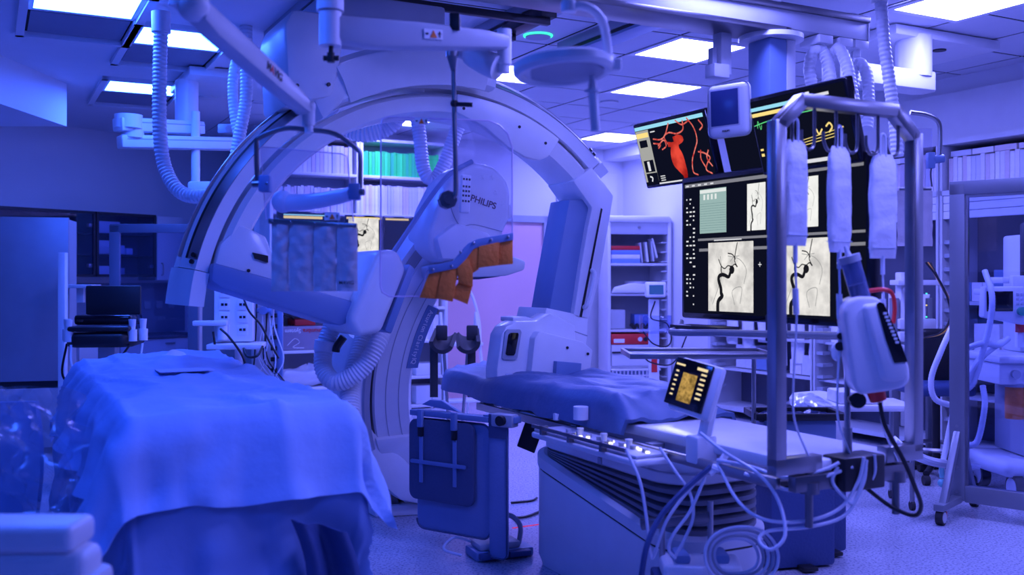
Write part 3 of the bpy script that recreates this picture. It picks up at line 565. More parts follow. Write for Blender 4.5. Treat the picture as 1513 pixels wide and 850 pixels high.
# pressure infusion bags on the hooks
M_bag = mat('pale_infusion_bag', (0.86, 0.86, 0.90), 0.5, var=0.05, bump=0.35, bscale=20)
def bag(x, wd, ht, ztop, rz, lab):
    o = FL+AX*x; t = thing('infusion_bag', lab, 'infusion bag', o+Vector((0, 0, ztop-ht)), TH+rz, 'pale infusion bags on the frame hooks')
    def fn(u, v):
        a = 2*pi*u; q = 1-abs(2*v-1)**5
        w2 = wd*(1-0.30*max(0, v-0.90)/0.10)*(0.975+0.025*math.sin(v*14)); th = 0.035*q+0.004
        cx = math.cos(a); sx = math.sin(a)
        return (w2/2*math.copysign(abs(cx)**0.35, cx), th/2*math.copysign(abs(sx)**0.8, sx)+0.004*noise.noise(Vector((u*9, v*9, x*9))), ht*v)
    b = B().grid(fn, 28, 18); bmesh.ops.remove_doubles(b.bm, verts=b.bm.verts[:], dist=1e-5); part(t, 'bag_body', b, M_bag, ang=70)
    part(t, 'weld_seam', B().box(-wd/2+0.006, wd/2-0.006, -0.018, 0.018, ht*0.10, ht*0.105), M_tube)
    part(t, 'hanger_strap', B().tube([(-0.012, 0, ht-0.01), (-0.012, 0, ht+0.06), (0, 0, ht+0.075), (0.012, 0, ht+0.06), (0.012, 0, ht-0.01)], 0.005), M_tube)
    part(t, 'outlet_port', B().cyl((0, 0, -0.06), (0, 0, 0.01), 0.008), M_tube)
    part(t, 'drip_tube', B().tube([(0, 0, -0.05), (0.006, 0, -0.25), (-0.01, 0, -0.5), (0.0, 0.0, -0.62), (0.05, -0.02, -0.75)], 0.004, seg=6), M_tube)
    part(t, 'drip_chamber', B().cyl((0.004, 0, -0.24), (0.0, 0, -0.15), 0.011), M_tube)
    return t
bag(0.085, 0.10, 0.37, 1.935, 0.0, 'infusion bag nearest the left steel post, over the vessel screen')
bag(0.295, 0.112, 0.38, 1.925, 0.1, 'infusion bag in the middle, between two other hanging bags')
bag(0.515, 0.112, 0.385, 1.91, -0.2, 'rightmost infusion bag, above the contrast injector')
# ------------------------------------------------------------------ monitor wall; screens described in their own x,y (metres), z out
E_blk = emit('screen_black', (0.004, 0.005, 0.015), 1.0); E_film = emit('angiogram_white', (0.93, 0.90, 0.86), 0.95, 0.35, 14, (0.62, 0.60, 0.58))
E_filmL = emit('angiogram_light', (0.95, 0.95, 0.92), 0.98, 0.12, 14); E_ves = emit('angiogram_vessel', (0.01, 0.01, 0.015), 1); E_faint = emit('angiogram_faint', (0.30, 0.30, 0.30), 1)
E_txt = emit('screen_text', (0.8, 0.8, 0.85), 0.9); E_gr = emit('screen_grey', (0.28, 0.28, 0.33), 0.8); E_tbl = emit('screen_table', (0.42, 0.62, 0.60), 0.75); E_tblw = emit('screen_table_white', (0.85, 0.9, 0.88), 0.9); E_tdk = emit('screen_table_line', (0.15, 0.3, 0.32), 0.7)
E_red = emit('vessel_red', (0.95, 0.08, 0.05), 0.9, 0.7, 9, (0.35, 0.01, 0.01)); E_redl = emit('vessel_pink', (0.95, 0.25, 0.20), 0.9, 0.5, 40, (0.55, 0.03, 0.03)); E_yel = emit('screen_yellow', (1.0, 0.75, 0.25), 1.0); E_grn = emit('screen_green', (0.15, 0.9, 0.3), 0.9); E_cy = emit('screen_cyan', (0.35, 0.8, 1.0), 0.9)
VES = [(0.22, 0.0), (0.23, 0.14), (0.32, 0.22), (0.30, 0.26), (0.29, 0.34), (0.24, 0.46), (0.27, 0.52), (0.36, 0.53), (0.46, 0.50), (0.50, 0.55), (0.52, 0.62)]
def angio(add, x0, y0, w, h, mirror=False, film=None):
    add('angiogram', B().rect(x0, y0, x0+w, y0+h, 0.0015), film or E_film)
    f = lambda p: (x0+w*p[0], y0+h*p[1])
    b = B(); b.ribbon([f(p) for p in VES], w*0.062, 0.002, wf=lambda t: 1.15-0.35*t)
    b.ribbon([f((0.50, 0.55)), f((0.535, 0.60)), f((0.52, 0.66))], w*0.12, 0.002, wf=lambda t: 1-abs(2*t-1)**2*0.8)
    add('vessel', b, E_ves)
    b = B()
    for q in ([(0.52, 0.63), (0.60, 0.68), (0.66, 0.64), (0.60, 0.73), (0.62, 0.85), (0.66, 0.99)], [(0.52, 0.65), (0.45, 0.66), (0.38, 0.62), (0.30, 0.66), (0.24, 0.76)], [(0.62, 0.75), (0.55, 0.82), (0.45, 0.84)], [(0.30, 0.66), (0.30, 0.58), (0.36, 0.50)]):
        b.ribbon([f(p) for p in q], w*0.017, 0.002)
    add('fine_vessel', b, E_ves)
    b = B()
    for q in ([(0.1, 0.1), (0.3, 0.5), (0.28, 0.8)], [(0.45, 0.8), (0.7, 0.75), (0.85, 0.6), (0.8, 0.4)], [(0.6, 0.1), (0.55, 0.3), (0.75, 0.35), (0.72, 0.12)], [(0.5, 0.72), (0.58, 0.78), (0.7, 0.8)]):
        b.ribbon([f(p) for p in q], w*0.01, 0.0018)
    add('faint_shadow', b, E_faint)
def monitor(name, label, cat, M, w, h, bez, content, depth=0.05, group=None, back=None):
    o = M @ Vector((w/2, 0, 0)); t = thing(name, label, cat, o, 0, group)
    part(t, 'housing', B().box(-bez, w+bez, -bez, h+bez, -depth, -0.004, min(0.015, bez*0.6), M=M), M_blackgloss, world=True)
    scr = part(t, 'screen', B().box(0, w, 0, h, -0.006, 0.0, M=M), E_blk, world=True)
    def add(n, b, m):
        b.xf(M); part(scr, n, b, m, world=True)
    content(add, w, h); return t
# big screen: corners measured along BX
BLc = Vector((0.915, 5.30, 0)); bd = -BX
MB_ = frame_m((BLc.x, BLc.y, 1.27), bd, ZX)
def big(add, w, h):
    add('toolbar', B().rect(0.01, h-0.03, w-0.01, h-0.012, 0.001).rect(0.13, 0.40*h+0.045, w, 0.40*h+0.06, 0.001).rect(0.12, 0.545*h+0.0, w, 0.545*h+0.012, 0.001), E_gr)
    add('table_window', B().rect(0.135, 0.60*h, 0.345, 0.93*h, 0.001), E_tbl)
    b = B(); b.rect(0.137, 0.90*h, 0.343, 0.925*h, 0.0015)
    for k in range(4): b.rect(0.165+0.03*k, 0.85*h, 0.18+0.03*k, 0.89*h, 0.0015)
    add('table_header', b, E_tblw)
    b = B()
    for k in range(12): b.rect(0.14, (0.62+0.018*k)*h, 0.34, (0.622+0.018*k)*h, 0.0015)
    add('table_line', b, E_tdk)
    angio(add, 0.205, 0.015, 0.34, 0.505*h); angio(add, 0.73, 0.015, 0.31, 0.505*h)
    angio(add, 0.50, 0.60*h, 0.13, 0.33*h, film=E_filmL); angio(add, 0.80, 0.60*h, 0.17, 0.33*h, film=E_filmL)
    b = B(); r = random.Random(2)
    for k in range(26):
        y = (0.06+0.032*k)*h
        for j in range(3):
            if r.random() < 0.6: b.rect(0.022+0.028*j, y, 0.022+0.028*j+0.008+0.012*r.random(), y+0.008, 0.001)
    for k in range(5): b.rect(0.02+0.05*k, h-0.026, 0.045+0.05*k, h-0.018, 0.0015)
    b.rect(0.25, 0.54*h, 0.46, 0.548*h, 0.0015); b.rect(0.75, 0.54*h, 0.9, 0.548*h, 0.0015)
    add('menu_text', b, E_txt)
    b = B()
    for x, y in ((0.59, 0.36), (1.09, 0.36)): b.rect(x-0.012, y*h-0.002, x+0.012, y*h+0.002, 0.001).rect(x-0.002, y*h-0.012, x+0.002, y*h+0.012, 0.001)
    add('cross_cursor', b, E_txt)
bigm = monitor('large_monitor', 'very large flat screen showing four grey vessel X-ray pictures', 'monitor', MB_, 1.24, 0.69, 0.03, big, 0.07)
# red vessel monitor (upper left), tilted down
tiltv = (ZX*0.36 + (-AX)*0.10).normalized()
MR = frame_m((0.765, 5.63, 1.975), -BX, tiltv)
def redscr(add, w, h):
    add('toolbar', B().rect(0, h*0.93, w, h*0.99, 0.001), E_cy); add('side_panel', B().rect(0, 0.02, w*0.2, h*0.92, 0.001), emit('side_panel', (0.55, 0.55, 0.52), 0.7))
    add('side_heading', B().rect(0.005, h*0.80, w*0.19, h*0.88, 0.0015), E_yel)
    add('thumbnail', B().rect(0.02, h*0.64, w*0.15, h*0.76, 0.0015), E_blk); add('thumbnail', B().rect(0.02, h*0.22, w*0.18, h*0.42, 0.0015), E_blk); add('thumbnail', B().rect(0.02, h*0.03, w*0.2, h*0.2, 0.0015), E_blk)
    b = B(); b.rect(0.05, h*0.24, w*0.12, h*0.40, 0.002).ribbon([(0.05, 0.05), (0.07, 0.04), (0.06, 0.02)], 0.01, 0.002); add('thumbnail_picture', b, E_txt)
    add('bottom_bar', B().rect(w*0.2, 0.0, w, h*0.025, 0.001), E_txt)
    f = lambda p: (w*p[0], h*p[1]); b = B()
    b.ribbon([f(p) for p in ((0.60, 0.03), (0.60, 0.12), (0.57, 0.25), (0.545, 0.36), (0.54, 0.5), (0.555, 0.60))], w*0.10, 0.002, wf=lambda t: 0.5+1.25*math.sin(min(1, t*1.05)*pi*0.8)**2)
    b.ribbon([f(p) for p in ((0.45, 0.62), (0.52, 0.60), (0.60, 0.62), (0.66, 0.66), (0.62, 0.70), (0.54, 0.68))], w*0.045, 0.0022)
    add('aneurysm', b, E_red)
    b = B(); r = random.Random(11)
    cur = [[(0.45, 0.62), (0.42, 0.75), (0.50, 0.80), (0.60, 0.76), (0.70, 0.80), (0.72, 0.95)], [(0.25, 0.75), (0.36, 0.72), (0.44, 0.78), (0.52, 0.95)], [(0.30, 0.62), (0.40, 0.70), (0.42, 0.6), (0.35, 0.55)],
           [(0.78, 0.97), (0.85, 0.80), (0.86, 0.60), (0.80, 0.45), (0.74, 0.30), (0.72, 0.12), (0.78, 0.06)], [(0.62, 0.97), (0.70, 0.88), (0.80, 0.92)], [(0.93, 0.9), (0.97, 0.8), (0.92, 0.74)],
           [(0.84, 0.42), (0.92, 0.38), (0.98, 0.30), (0.93, 0.22), (0.90, 0.12), (0.97, 0.05)], [(0.88, 0.44), (0.86, 0.30), (0.90, 0.16)], [(0.98, 0.42), (0.94, 0.30), (0.99, 0.16)], [(0.24, 0.68), (0.34, 0.64), (0.30, 0.58)]]
    for q in cur: b.ribbon([f(p) for p in q], w*0.014, 0.002)
    add('red_vessel', b, E_redl)
    for k in range(3): add('caption', B().rect(w*0.24, h*(0.05+0.035*k), w*0.31, h*(0.065+0.035*k), 0.002), E_txt)
    add('caption', B().rect(w*0.23, h*0.86, w*0.3, h*0.88, 0.002), E_txt)
monitor('tilted_monitor', 'tilted monitor showing a red three-dimensional vessel with aneurysm', 'monitor', MR, 0.60, 0.335, 0.017, redscr)
MG = frame_m((1.195, 4.72, 1.955), -BX, tiltv)
def vit(add, w, h):
    add('title_bar', B().rect(0.0, h*0.86, w*0.55, h*0.91, 0.001), E_cy); add('alarm_bar', B().rect(0.0, h*0.78, w*0.45, h*0.83, 0.001), E_yel)
    b = B(); b.ribbon([(0.0, h*0.66), (0.2*w, h*0.70), (0.55*w, h*0.72), (0.8*w, h*0.72)], 0.004, 0.001); b.ribbon([(0.02, h*0.62), (0.03, h*0.72), (0.04, h*0.6), (0.05, h*0.66)], 0.003, 0.001); add('green_trace', b, E_grn)
    b = B()
    for k in range(3): b.ribbon([(0.06, h*(0.24+0.03*k)), (0.4*w, h*(0.27+0.035*k)), (0.85*w, h*(0.34+0.04*k))], 0.003, 0.001)
    b.rect(0.01, h*0.22, 0.03, h*0.26, 0.001).rect(0.01, h*0.30, 0.03, h*0.33, 0.001)
    b.ribbon([(0.66*w, h*0.47), (0.68*w, h*0.40), (0.72*w, h*0.46)], 0.008, 0.0015).ribbon([(0.76*w, h*0.48), (0.80*w, h*0.52), (0.82*w, h*0.46), (0.78*w, h*0.40)], 0.008, 0.0015).ribbon([(0.85*w, h*0.44), (0.93*w, h*0.44)], 0.006, 0.0015)
    add('yellow_trace', b, E_yel)
    add('caption', B().rect(w*0.6, h*0.88, w*0.85, h*0.92, 0.001).rect(w*0.62, h*0.94, w*0.66, h*0.97, 0.001).rect(w*0.36, h*0.04, w*0.85, h*0.09, 0.001), E_txt)
monitor('tilted_monitor', 'tilted monitor showing yellow and green vital sign traces behind the bags', 'monitor', MG, 0.575, 0.335, 0.017, vit)
# intercom style touch display between the two upper monitors
MI = frame_m((0.935, 4.78, 2.12), (0.80, -0.58, 0.03), (-0.03, 0.03, 1))
it = thing('wall_display', 'small rounded grey display unit in front of the upper monitors', 'display', (1.04, 4.8, 2.1))
part(it, 'casing', B().box(0, 0.215, 0, 0.26, -0.05, 0, 0.035, 4, M=MI), M_lightgrey, world=True)
part(it, 'dark_screen', B().box(0.025, 0.165, 0.055, 0.225, -0.01, 0.003, 0.003, M=MI), mat('dark_display', (0.03, 0.05, 0.16), 0.25), world=True)
part(it, 'screen_bezel', B().box(0.015, 0.175, 0.045, 0.235, -0.02, 0.001, 0.006, M=MI), M_grey, world=True)
me = text_mesh('PHILIPS', 0.012, 0.0005); me.transform(MI @ Matrix.Translation((0.10, 0.028, 0.001))); part(it, 'lettering', me, M_black, world=True)
# ceiling beam, column and carrier for the monitors
BE = Vector((1.93, 5.6, 0))
bm1 = thing('ceiling_beam', 'long pale ceiling beam carrying the monitor column', 'ceiling beam', BE+Vector((0, 0, 2.77)), TH)
part(bm1, 'beam_body', B().box(-2.35, 0.0, -0.09, 0.09, 0.0, 0.125, 0.004), M_lightgrey)
part(bm1, 'beam_flange', B().box(-2.35, 0.004, -0.11, -0.088, 0.095, 0.13, 0.003).box(-2.35, -0.62, -0.12, 0.12, -0.03, 0.0, 0.003), M_darksteel)
part(bm1, 'end_plate', B().box(0, 0.01, -0.095, 0.095, -0.005, 0.13, 0.002), M_white)
for x in (-0.32, -0.17, -0.05): part(bm1, 'cable_trolley', B().box(x-0.05, x+0.05, -0.10, 0.05, -0.05, -0.005, 0.004).cyl((x, -0.06, -0.09), (x, -0.06, -0.05), 0.02), M_white)
for x in (-1.9, -0.75): part(bm1, 'rail_hanger', B().box(x-0.1, x+0.1, -0.12, 0.12, 0.125, 0.225, 0.006), M_white)
mc = thing('monitor_column', 'thick square ceiling column holding the screens', 'ceiling column', BE-AX*0.62+Vector((0, 0, 1.6)), TH)
part(mc, 'flange', B().cyl((0, 0.0, 1.115), (0, 0.0, 1.14), 0.17, seg=28), M_white)
part(mc, 'swivel_ring', B().cyl((0, 0, 1.14), (0, 0, 1.168), 0.12, seg=28), M_black)
part(mc, 'column', B().box(-0.085, 0.085, -0.085, 0.085, 0.35, 1.115, 0.008), M_bluegrey); part(mc, 'column_cover', B().box(0.03, 0.09, -0.09, 0.09, 0.36, 1.113, 0.004), M_lightgrey)
part(mc, 'carrier_bar', B().box(-0.045, 0.045, -0.75, 0.70, 0.33, 0.42, 0.01), M_grey)
part(mc, 'carrier_back', B().box(0.05, 0.10, -0.55, 0.5, -0.1, 0.36, 0.01), M_grey)
part(mc, 'carrier_post', B().box(0.045, 0.105, -0.05, 0.05, -0.3, 0.4, 0.01), M_white)
aa = thing('speaker_mount', 'small pale box bracket hanging from the beam beside the column', 'bracket', P(1065, 110, 5.25))
part(aa, 'bracket_post', B().box(*[0]*0, -0.035, 0.035, -0.035, 0.035, -0.005, 0.25, 0.004, M=Matrix.Translation(P(1067, 110, 5.25)) @ RM), M_lightgrey, world=True)
part(aa, 'bracket_box', B().box(-0.06, 0.04, -0.04, 0.04, -0.015, 0.055, 0.005, M=Matrix.Translation(P(1062, 112, 5.2)) @ RM), M_lightgrey, world=True)
part(aa, 'bracket_plug', B().box(-0.03, 0.0, -0.02, 0.02, 0.06, 0.15, 0.004, M=Matrix.Translation(P(1056, 114, 5.2)) @ RM), M_grey, world=True)
# curved steel handle bar with keyboard tray below the large screen
hb = thing('monitor_handle_bar', 'curved silver bar running below the large screen', 'handle bar', P(1000, 480, 5.1))
hp = [P(1006, 476, 5.25), P(1001, 486, 5.15), P(992, 490, 5.05), P(1004, 492, 4.95), P(1060, 492, 4.72), P(1140, 494, 4.45), P(1262, 497, 4.15)]
part(hb, 'bar', B().tube(hp, 0.017, seg=10), M_alu, world=True); part(hb, 'bar_bracket', B().box(-0.02, 0.02, -0.02, 0.02, -0.06, 0.06, 0.004, M=Matrix.Translation(P(1140, 485, 4.5)) @ RM), M_black, world=True)
solo('keyboard', B().box(-0.07, 0.07, -0.19, 0.19, 0, 0.02, 0.004, M=Matrix.Translation(P(1040, 487, 5.0)) @ RM), M_black, 'thin black keyboard lying below the large screen', 'keyboard')
# dark monitor behind the small display
MD = frame_m((1.135, 5.09, 1.94), -BX, tiltv)
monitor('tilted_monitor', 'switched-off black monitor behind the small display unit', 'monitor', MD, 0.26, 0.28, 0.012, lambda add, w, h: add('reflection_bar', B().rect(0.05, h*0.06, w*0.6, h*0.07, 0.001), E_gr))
# ------------------------------------------------------------------ ceiling rails along BX
RAILS = ((-2.79, 'dark ceiling rail left of the white arc carriage'), (-1.60, 'dark ceiling rail behind the boom arm'), (-0.90, 'dark ceiling rail above the examination lamp'))
for a, lab in RAILS:
    t = thing('ceiling_rail', lab, 'ceiling rail', CP+AX*a+Vector((0, 0, 2.99)), TH, 'ceiling rails for suspended equipment')
    y0, y1 = -5.0, {-0.90: 0.25, -1.6: 0.55, -2.79: 0.9}[a]
    part(t, 'rail_body', B().box(-0.06, 0.06, y0, y1, 0.05, 0.115, 0.004), M_grey)
    part(t, 'rail_lip', B().box(-0.075, 0.075, y0, y1, 0.0, 0.02, 0.003), M_bluegrey)
    part(t, 'rail_groove', B().box(-0.05, 0.05, y0, y1, 0.02, 0.05), M_black)
    part(t, 'end_stop', B().box(-0.05, 0.05, y1-0.08, y1+0.02, 0.0, 0.06, 0.004), M_black)
# smoke detector discs
M_greenled = emit('green_ring', (0.05, 0.9, 0.55), 1.6)
for u, v, lab, led in ((795, 52, 'round ceiling speaker with a glowing green ring', True), (900, 150, 'plain round ceiling disc behind the lamp handle', False), (305, 143, 'plain round ceiling disc beside the left hose', False)):
    Y = (CEIL-H)*F/(V0-v); t = thing('ceiling_disc', lab, 'ceiling disc', G(u, Y, CEIL-0.012))
    part(t, 'disc', B().cyl((0, 0, -0.004), (0, 0, 0.012), 0.085, seg=28), M_grey if led else M_lightgrey)
    if led: part(t, 'light_ring', B().lathe([(0.088, 0.0), (0.10, 0.004), (0.10, 0.012), (0.088, 0.012)], seg=28), M_greenled)
# ------------------------------------------------------------------ boom with the glass shield
M_sign = mat('white_sign', (0.95, 0.95, 0.95), 0.5); M_wtri = mat('orange_warning', (0.95, 0.22, 0.03), 0.5)
def warn(parent, c, x, y, s):
    M = frame_m(c, x, y)
    p = part(parent, 'warning_label', B().box(-s, s, -s*0.5, s*0.5, 0, 0.002, M=M), M_sign, world=True)
    part(p, 'warning_triangle', B().prism([(-s*0.38, -s*0.36), (s*0.38, -s*0.36), (0, s*0.38)], 0.002, 0.004, plane='xy').xf(M), M_wtri, world=True)
    b = B().box(-s*0.85, -s*0.55, -s*0.08, s*0.08, 0.002, 0.004, M=M); b.box(s*0.62, s*0.72, -s*0.3, s*0.3, 0.002, 0.004, M=M).box(s*0.52, s*0.82, s*0.02, s*0.1, 0.002, 0.004, M=M)
    part(p, 'warning_icon', b, M_black, world=True)
bo = thing('shield_boom', 'thick white boom arm across the top carrying the clear shield', 'boom arm', P(488, 70, 3.25))
part(bo, 'boom_column', B().cyl(P(488, 68, 3.25), P(488, 18, 3.25), 0.036, seg=24).cyl(P(488, 16, 3.25), G(488, 3.25, CEIL), 0.044, seg=24), M_white, world=True)
part(bo, 'locking_knob', B().cyl(P(489, 90, 3.25), P(489, 68, 3.25), 0.008).cyl(P(478, 86, 3.25), P(501, 86, 3.25), 0.009).cyl(P(489, 92, 3.25), P(489, 78, 3.25), 0.013), M_black, world=True)
p0, p1 = P(500, 40, 3.27), P(748, 62, 3.55)
Mx = frame_m(p0, p1-p0, ZX); Lb = (p1-p0).length
arm_ = B().prism([(-0.02, 0.032), (Lb*0.45, 0.036), (Lb*0.85, 0.03), (Lb, 0.018), (Lb, -0.028), (Lb*0.5, -0.05), (0.12, -0.062), (-0.02, -0.05)], -0.035, 0.035, 0.012, plane='xy')
ba = part(bo, 'boom_arm', arm_.xf(Mx), M_lightgrey, world=True)
warn(bo, Mx @ Vector((Lb*0.52, -0.005, 0.037)), p1-p0, ZX, 0.034)
part(bo, 'cable_clip', B().box(-0.018, 0.018, -0.045, 0.045, -0.02, 0.04, 0.004, M=Matrix.Translation(Mx @ Vector((Lb*0.68, 0.035, 0)))), M_black, world=True)
part(bo, 'elbow', B().cyl(P(745, 44, 3.57), P(745, 96, 3.57), 0.026, seg=20).cyl(P(745, 96, 3.57), P(745, 108, 3.57), 0.021, seg=20), M_white, world=True)
part(bo, 'spring_arm', B().tube([P(736, 100, 3.57), P(716, 92, 3.6), P(694, 78, 3.66), P(672, 68, 3.7)], 0.042, seg=14, rfun=lambda i: 0.045 if i < 12 else 0.035), M_white, world=True)
part(bo, 'shield_joint', B().cyl(P(668, 68, 3.62), P(668, 84, 3.62), 0.023, seg=18).cyl(P(668, 84, 3.62), P(670, 104, 3.62), 0.019, 0.010, seg=18), M_steel, world=True)
rod = part(bo, 'shield_rod', B().tube([P(670, 100, 3.62), P(672, 200, 3.62), P(673.5, 275, 3.62), P(671, 290, 3.62), P(660, 296, 3.64)], 0.0085, seg=10), M_darksteel, world=True)
part(rod, 'rod_handle', B().cyl(P(674, 154, 3.6), P(698, 155, 3.6), 0.0085, seg=12).cyl(P(669, 153, 3.62), P(674, 153, 3.61), 0.013, seg=12), M_black, world=True)
# clear acrylic shield
gs = thing('clear_shield', 'clear acrylic shield with orange-brown lead apron in front of the detector head', 'radiation shield', P(660, 440, 3.66))
GM = frame_m(P(661, 440, 3.66), (0.97, 0.24, 0), ZX); k_ = 3.66/F
def gp(u, v): return ((u-661)*k_*1.03, (440-v)*k_)
outl = [gp(566, 188), gp(568, 180), gp(576, 176), gp(722, 176), gp(738, 182), gp(750, 194), gp(757, 215), gp(757, 345), gp(736, 349), gp(700, 357), gp(686, 366), gp(676, 382), gp(668, 392), gp(632, 400), gp(620, 438), gp(578, 438), gp(568, 432), gp(565, 422)]
gl = part(gs, 'acrylic_pane', B().prism(outl, -0.004, 0.004, 0, plane='xy').xf(GM), M_glass, world=True)
part(gl, 'polished_edge', B().tube([GM @ Vector((a, b, 0)) for a, b in outl+[outl[0]]], 0.0028, seg=6, sm=0), mat('acrylic_edge', (0.85, 0.7, 0.85), 0.2), world=True)
strip = [gp(632, 394), gp(668, 386), gp(680, 372), gp(690, 360), gp(704, 353), gp(757, 343), gp(757, 354), gp(708, 364), gp(698, 368), gp(688, 382), gp(676, 396), gp(634, 405)]
st = part(gs, 'apron_strip', B().prism(strip, 0.006, 0.016, 0.002, plane='xy').xf(GM), M_bluegrey, world=True)
for u, v in ((639, 399), (666, 393.5), (679, 372.5), (698, 359), (724, 354), (749, 349.5)):
    part(st, 'stud', B().ball(GM @ Vector((*gp(u, v), 0.018)), 0.006, 10), M_steel, world=True)
flaps = ([(634, 404), (654, 400), (646, 442), (620, 440)], [(652, 400), (677, 394), (668, 446), (644, 441)], [(674, 396), (690, 380), (697, 402), (697, 424), (676, 418)], [(680, 412), (697, 424), (690, 450), (662, 438)], [(688, 380), (700, 366), (712, 364), (706, 398), (697, 404)], [(706, 364), (736, 357), (735, 392), (704, 396)], [(734, 357), (757, 353), (757, 390), (734, 392)])
for i, f_ in enumerate(flaps):
    part(gs, 'apron_flap', B().prism([gp(*q) for q in f_], 0.004+0.004*(i % 3), 0.009+0.004*(i % 3), 0.0015, plane='xy').xf(GM), M_orange, world=True)
part(gs, 'ball_joint', B().cyl(GM @ Vector((*gp(660, 296), -0.01)), GM @ Vector((*gp(660, 296), 0.035)), 0.034, seg=8).cyl(GM @ Vector((*gp(660, 296), 0.03)), GM @ Vector((*gp(660, 296), 0.05)), 0.018, seg=16), M_darksteel, world=True)
warn(gs, GM @ Vector((*gp(623, 181), 0.006)), GM.col[0].xyz, ZX, 0.025)
# ------------------------------------------------------------------ remote control with keys hanging at the detector head
rc = thing('hand_control', 'white hand control with round keys hanging beside the shield rod', 'hand control', P(686, 312, 5.4))
RMc = frame_m(P(686, 315, 5.45), AX*0.998+ZX*-0.05, ZX)
part(rc, 'control_body', B().box(-0.03, 0.03, 0.0, 0.21, -0.012, 0.012, 0.01, 3, M=RMc), M_paper, world=True)
for j, y in enumerate((0.065, 0.095, 0.12, 0.145, 0.185)):
    for i in (-1, 0, 1): part(rc, 'key', B().box(i*0.017-0.006, i*0.017+0.006, y-0.006, y+0.006, 0.011, 0.015, 0.002, M=RMc), M_black, world=True)
# ------------------------------------------------------------------ long arm and lead curtain shield on the left
ca = thing('spring_arm', 'long grey spring arm slanting down to the lead curtain shield', 'spring arm', P(455, 190, 3.4))
q0, q1 = P(300, 22, 2.75), P(450, 160, 3.4); Ma = frame_m(q0, q1-q0, ZX); La = (q1-q0).length
ab = part(ca, 'arm_body', B().prism([(-0.03, 0.028), (La*0.55, 0.034), (La*0.9, 0.03), (La+0.01, 0.02), (La+0.01, -0.022), (La*0.6, -0.032), (0.05, -0.04), (-0.03, -0.03)], -0.03, 0.03, 0.01, plane='xy').xf(Ma), M_lightgrey, world=True)
for txt_, dx, m_ in (('M', -0.036, M_black), ('A', -0.012, M_red), ('VIG', 0.030, M_black)):
    me = text_mesh(txt_, 0.036, 0.0008); me.transform(Ma @ Matrix.Translation((La*0.56+dx, 0.0, 0.0312))); part(ab, 'lettering', me, m_, world=True)
part(ca, 'shoulder_joint', B().ball(P(286, 8, 2.72), 0.045, 16).cyl(P(270, 10, 2.72), G(271, 2.72, CEIL), 0.035, seg=18), M_white, world=True)
part(ca, 'wrist_joint', B().ball(P(452, 158, 3.4), 0.034, 16).cyl(P(456, 158, 3.4), P(456, 186, 3.4), 0.022, seg=18).cyl(P(456, 186, 3.4), P(457, 196, 3.4), 0.016, seg=18), M_white, world=True)
lc = thing('lead_curtain_shield', 'clear panel with ribbed grey lead curtain hanging on a tubular frame', 'radiation shield', P(460, 430, 3.42))
part(lc, 'hanger_frame', B().tube([P(380, 268, 3.4), P(379, 215, 3.4), P(384, 203, 3.4), P(420, 190, 3.4), P(456, 192, 3.4), P(495, 198, 3.42), P(528, 221, 3.44), P(532, 232, 3.44), P(532, 278, 3.44)], 0.0085, seg=10, sm=4), M_darksteel, world=True)
for u, v, Y in ((383, 272, 3.4), (524, 284, 3.44)):
    pv = part(lc, 'pivot_clamp', B().box(-0.02, 0.02, -0.02, 0.02, -0.028, 0.03, 0.006, M=Matrix.Translation(P(u+9 if u < 400 else u, v, Y))), M_bluegrey, world=True)
    part(pv, 'clamp_bolt', B().cyl(P(u-9, v, Y), P(u+14, v, Y-0.01), 0.012, seg=12), M_darksteel, world=True)
cm = frame_m(P(400, 430, 3.42), (1, 0.02, 0), ZX); kk = 3.42/F
cp_ = lambda u, v: ((u-400)*kk, (430-v)*kk)
pane = [cp_(393, 325), cp_(385, 217), cp_(505, 227), cp_(513, 232), cp_(522, 328)]
cpn = part(lc, 'clear_panel', B().prism(pane, -0.003, 0.003, 0, plane='xy').xf(cm), M_glass, world=True)
part(cpn, 'panel_edge', B().tube([cm @ Vector((a, b, 0)) for a, b in pane], 0.002, seg=6, sm=0), bpy.data.materials['acrylic_edge'], world=True)
part(lc, 'curtain_rail', B().prism([cp_(397, 323), cp_(527, 330), cp_(527, 337), cp_(397, 331)], -0.006, 0.008, 0.002, plane='xy').xf(cm), M_steel, world=True)
for u in (403, 430, 466, 500, 521): part(lc, 'rivet', B().ball(cm @ Vector((*cp_(u, 327+(u-400)*0.05), 0.009)), 0.004, 8), M_steel, world=True)
for i, (ua, ub) in enumerate(((401, 426.5), (427, 462.5), (463, 496.5), (497, 528))):
    def cf(u, v, ua=ua, ub=ub, i=i):
        uu = ua+(ub-ua)*u; top_ = 331+(uu-400)*0.05; x, y = cp_(uu, top_+(430.5-top_)*v)
        return (x, y, 0.008*math.sin(pi*u)**0.5+0.006*noise.noise(Vector((uu*0.09, v*9, i))))
    part(lc, 'curtain_strip', B().grid(cf, 10, 24).solidify(0.004).xf(cm), M_greycloth, world=True, ang=70)
warn(lc, cm @ Vector((*cp_(491, 320), 0.006)), (1, 0, 0), ZX, 0.026)
me = text_mesh('MAVIG', 0.017, 0.0008); me.transform(cm @ Matrix.Translation((*cp_(513, 418), 0.024))); part(lc, 'lettering', me, M_black, world=True)
# white balanced arm seen behind the clear panel
wa = thing('support_arm', 'short white swivelling arm behind the clear curtain panel', 'support arm', P(470, 300, 3.9))
part(wa, 'forearm', B().tube([P(420, 300, 3.95), P(460, 298, 3.9), P(500, 291, 3.7), P(524, 285, 3.44)], 0.03, seg=14, rfun=lambda i: 0.036-0.0007*i), M_white, world=True)
part(wa, 'elbow', B().ball(P(418, 298, 3.95), 0.045, 16), M_white, world=True)
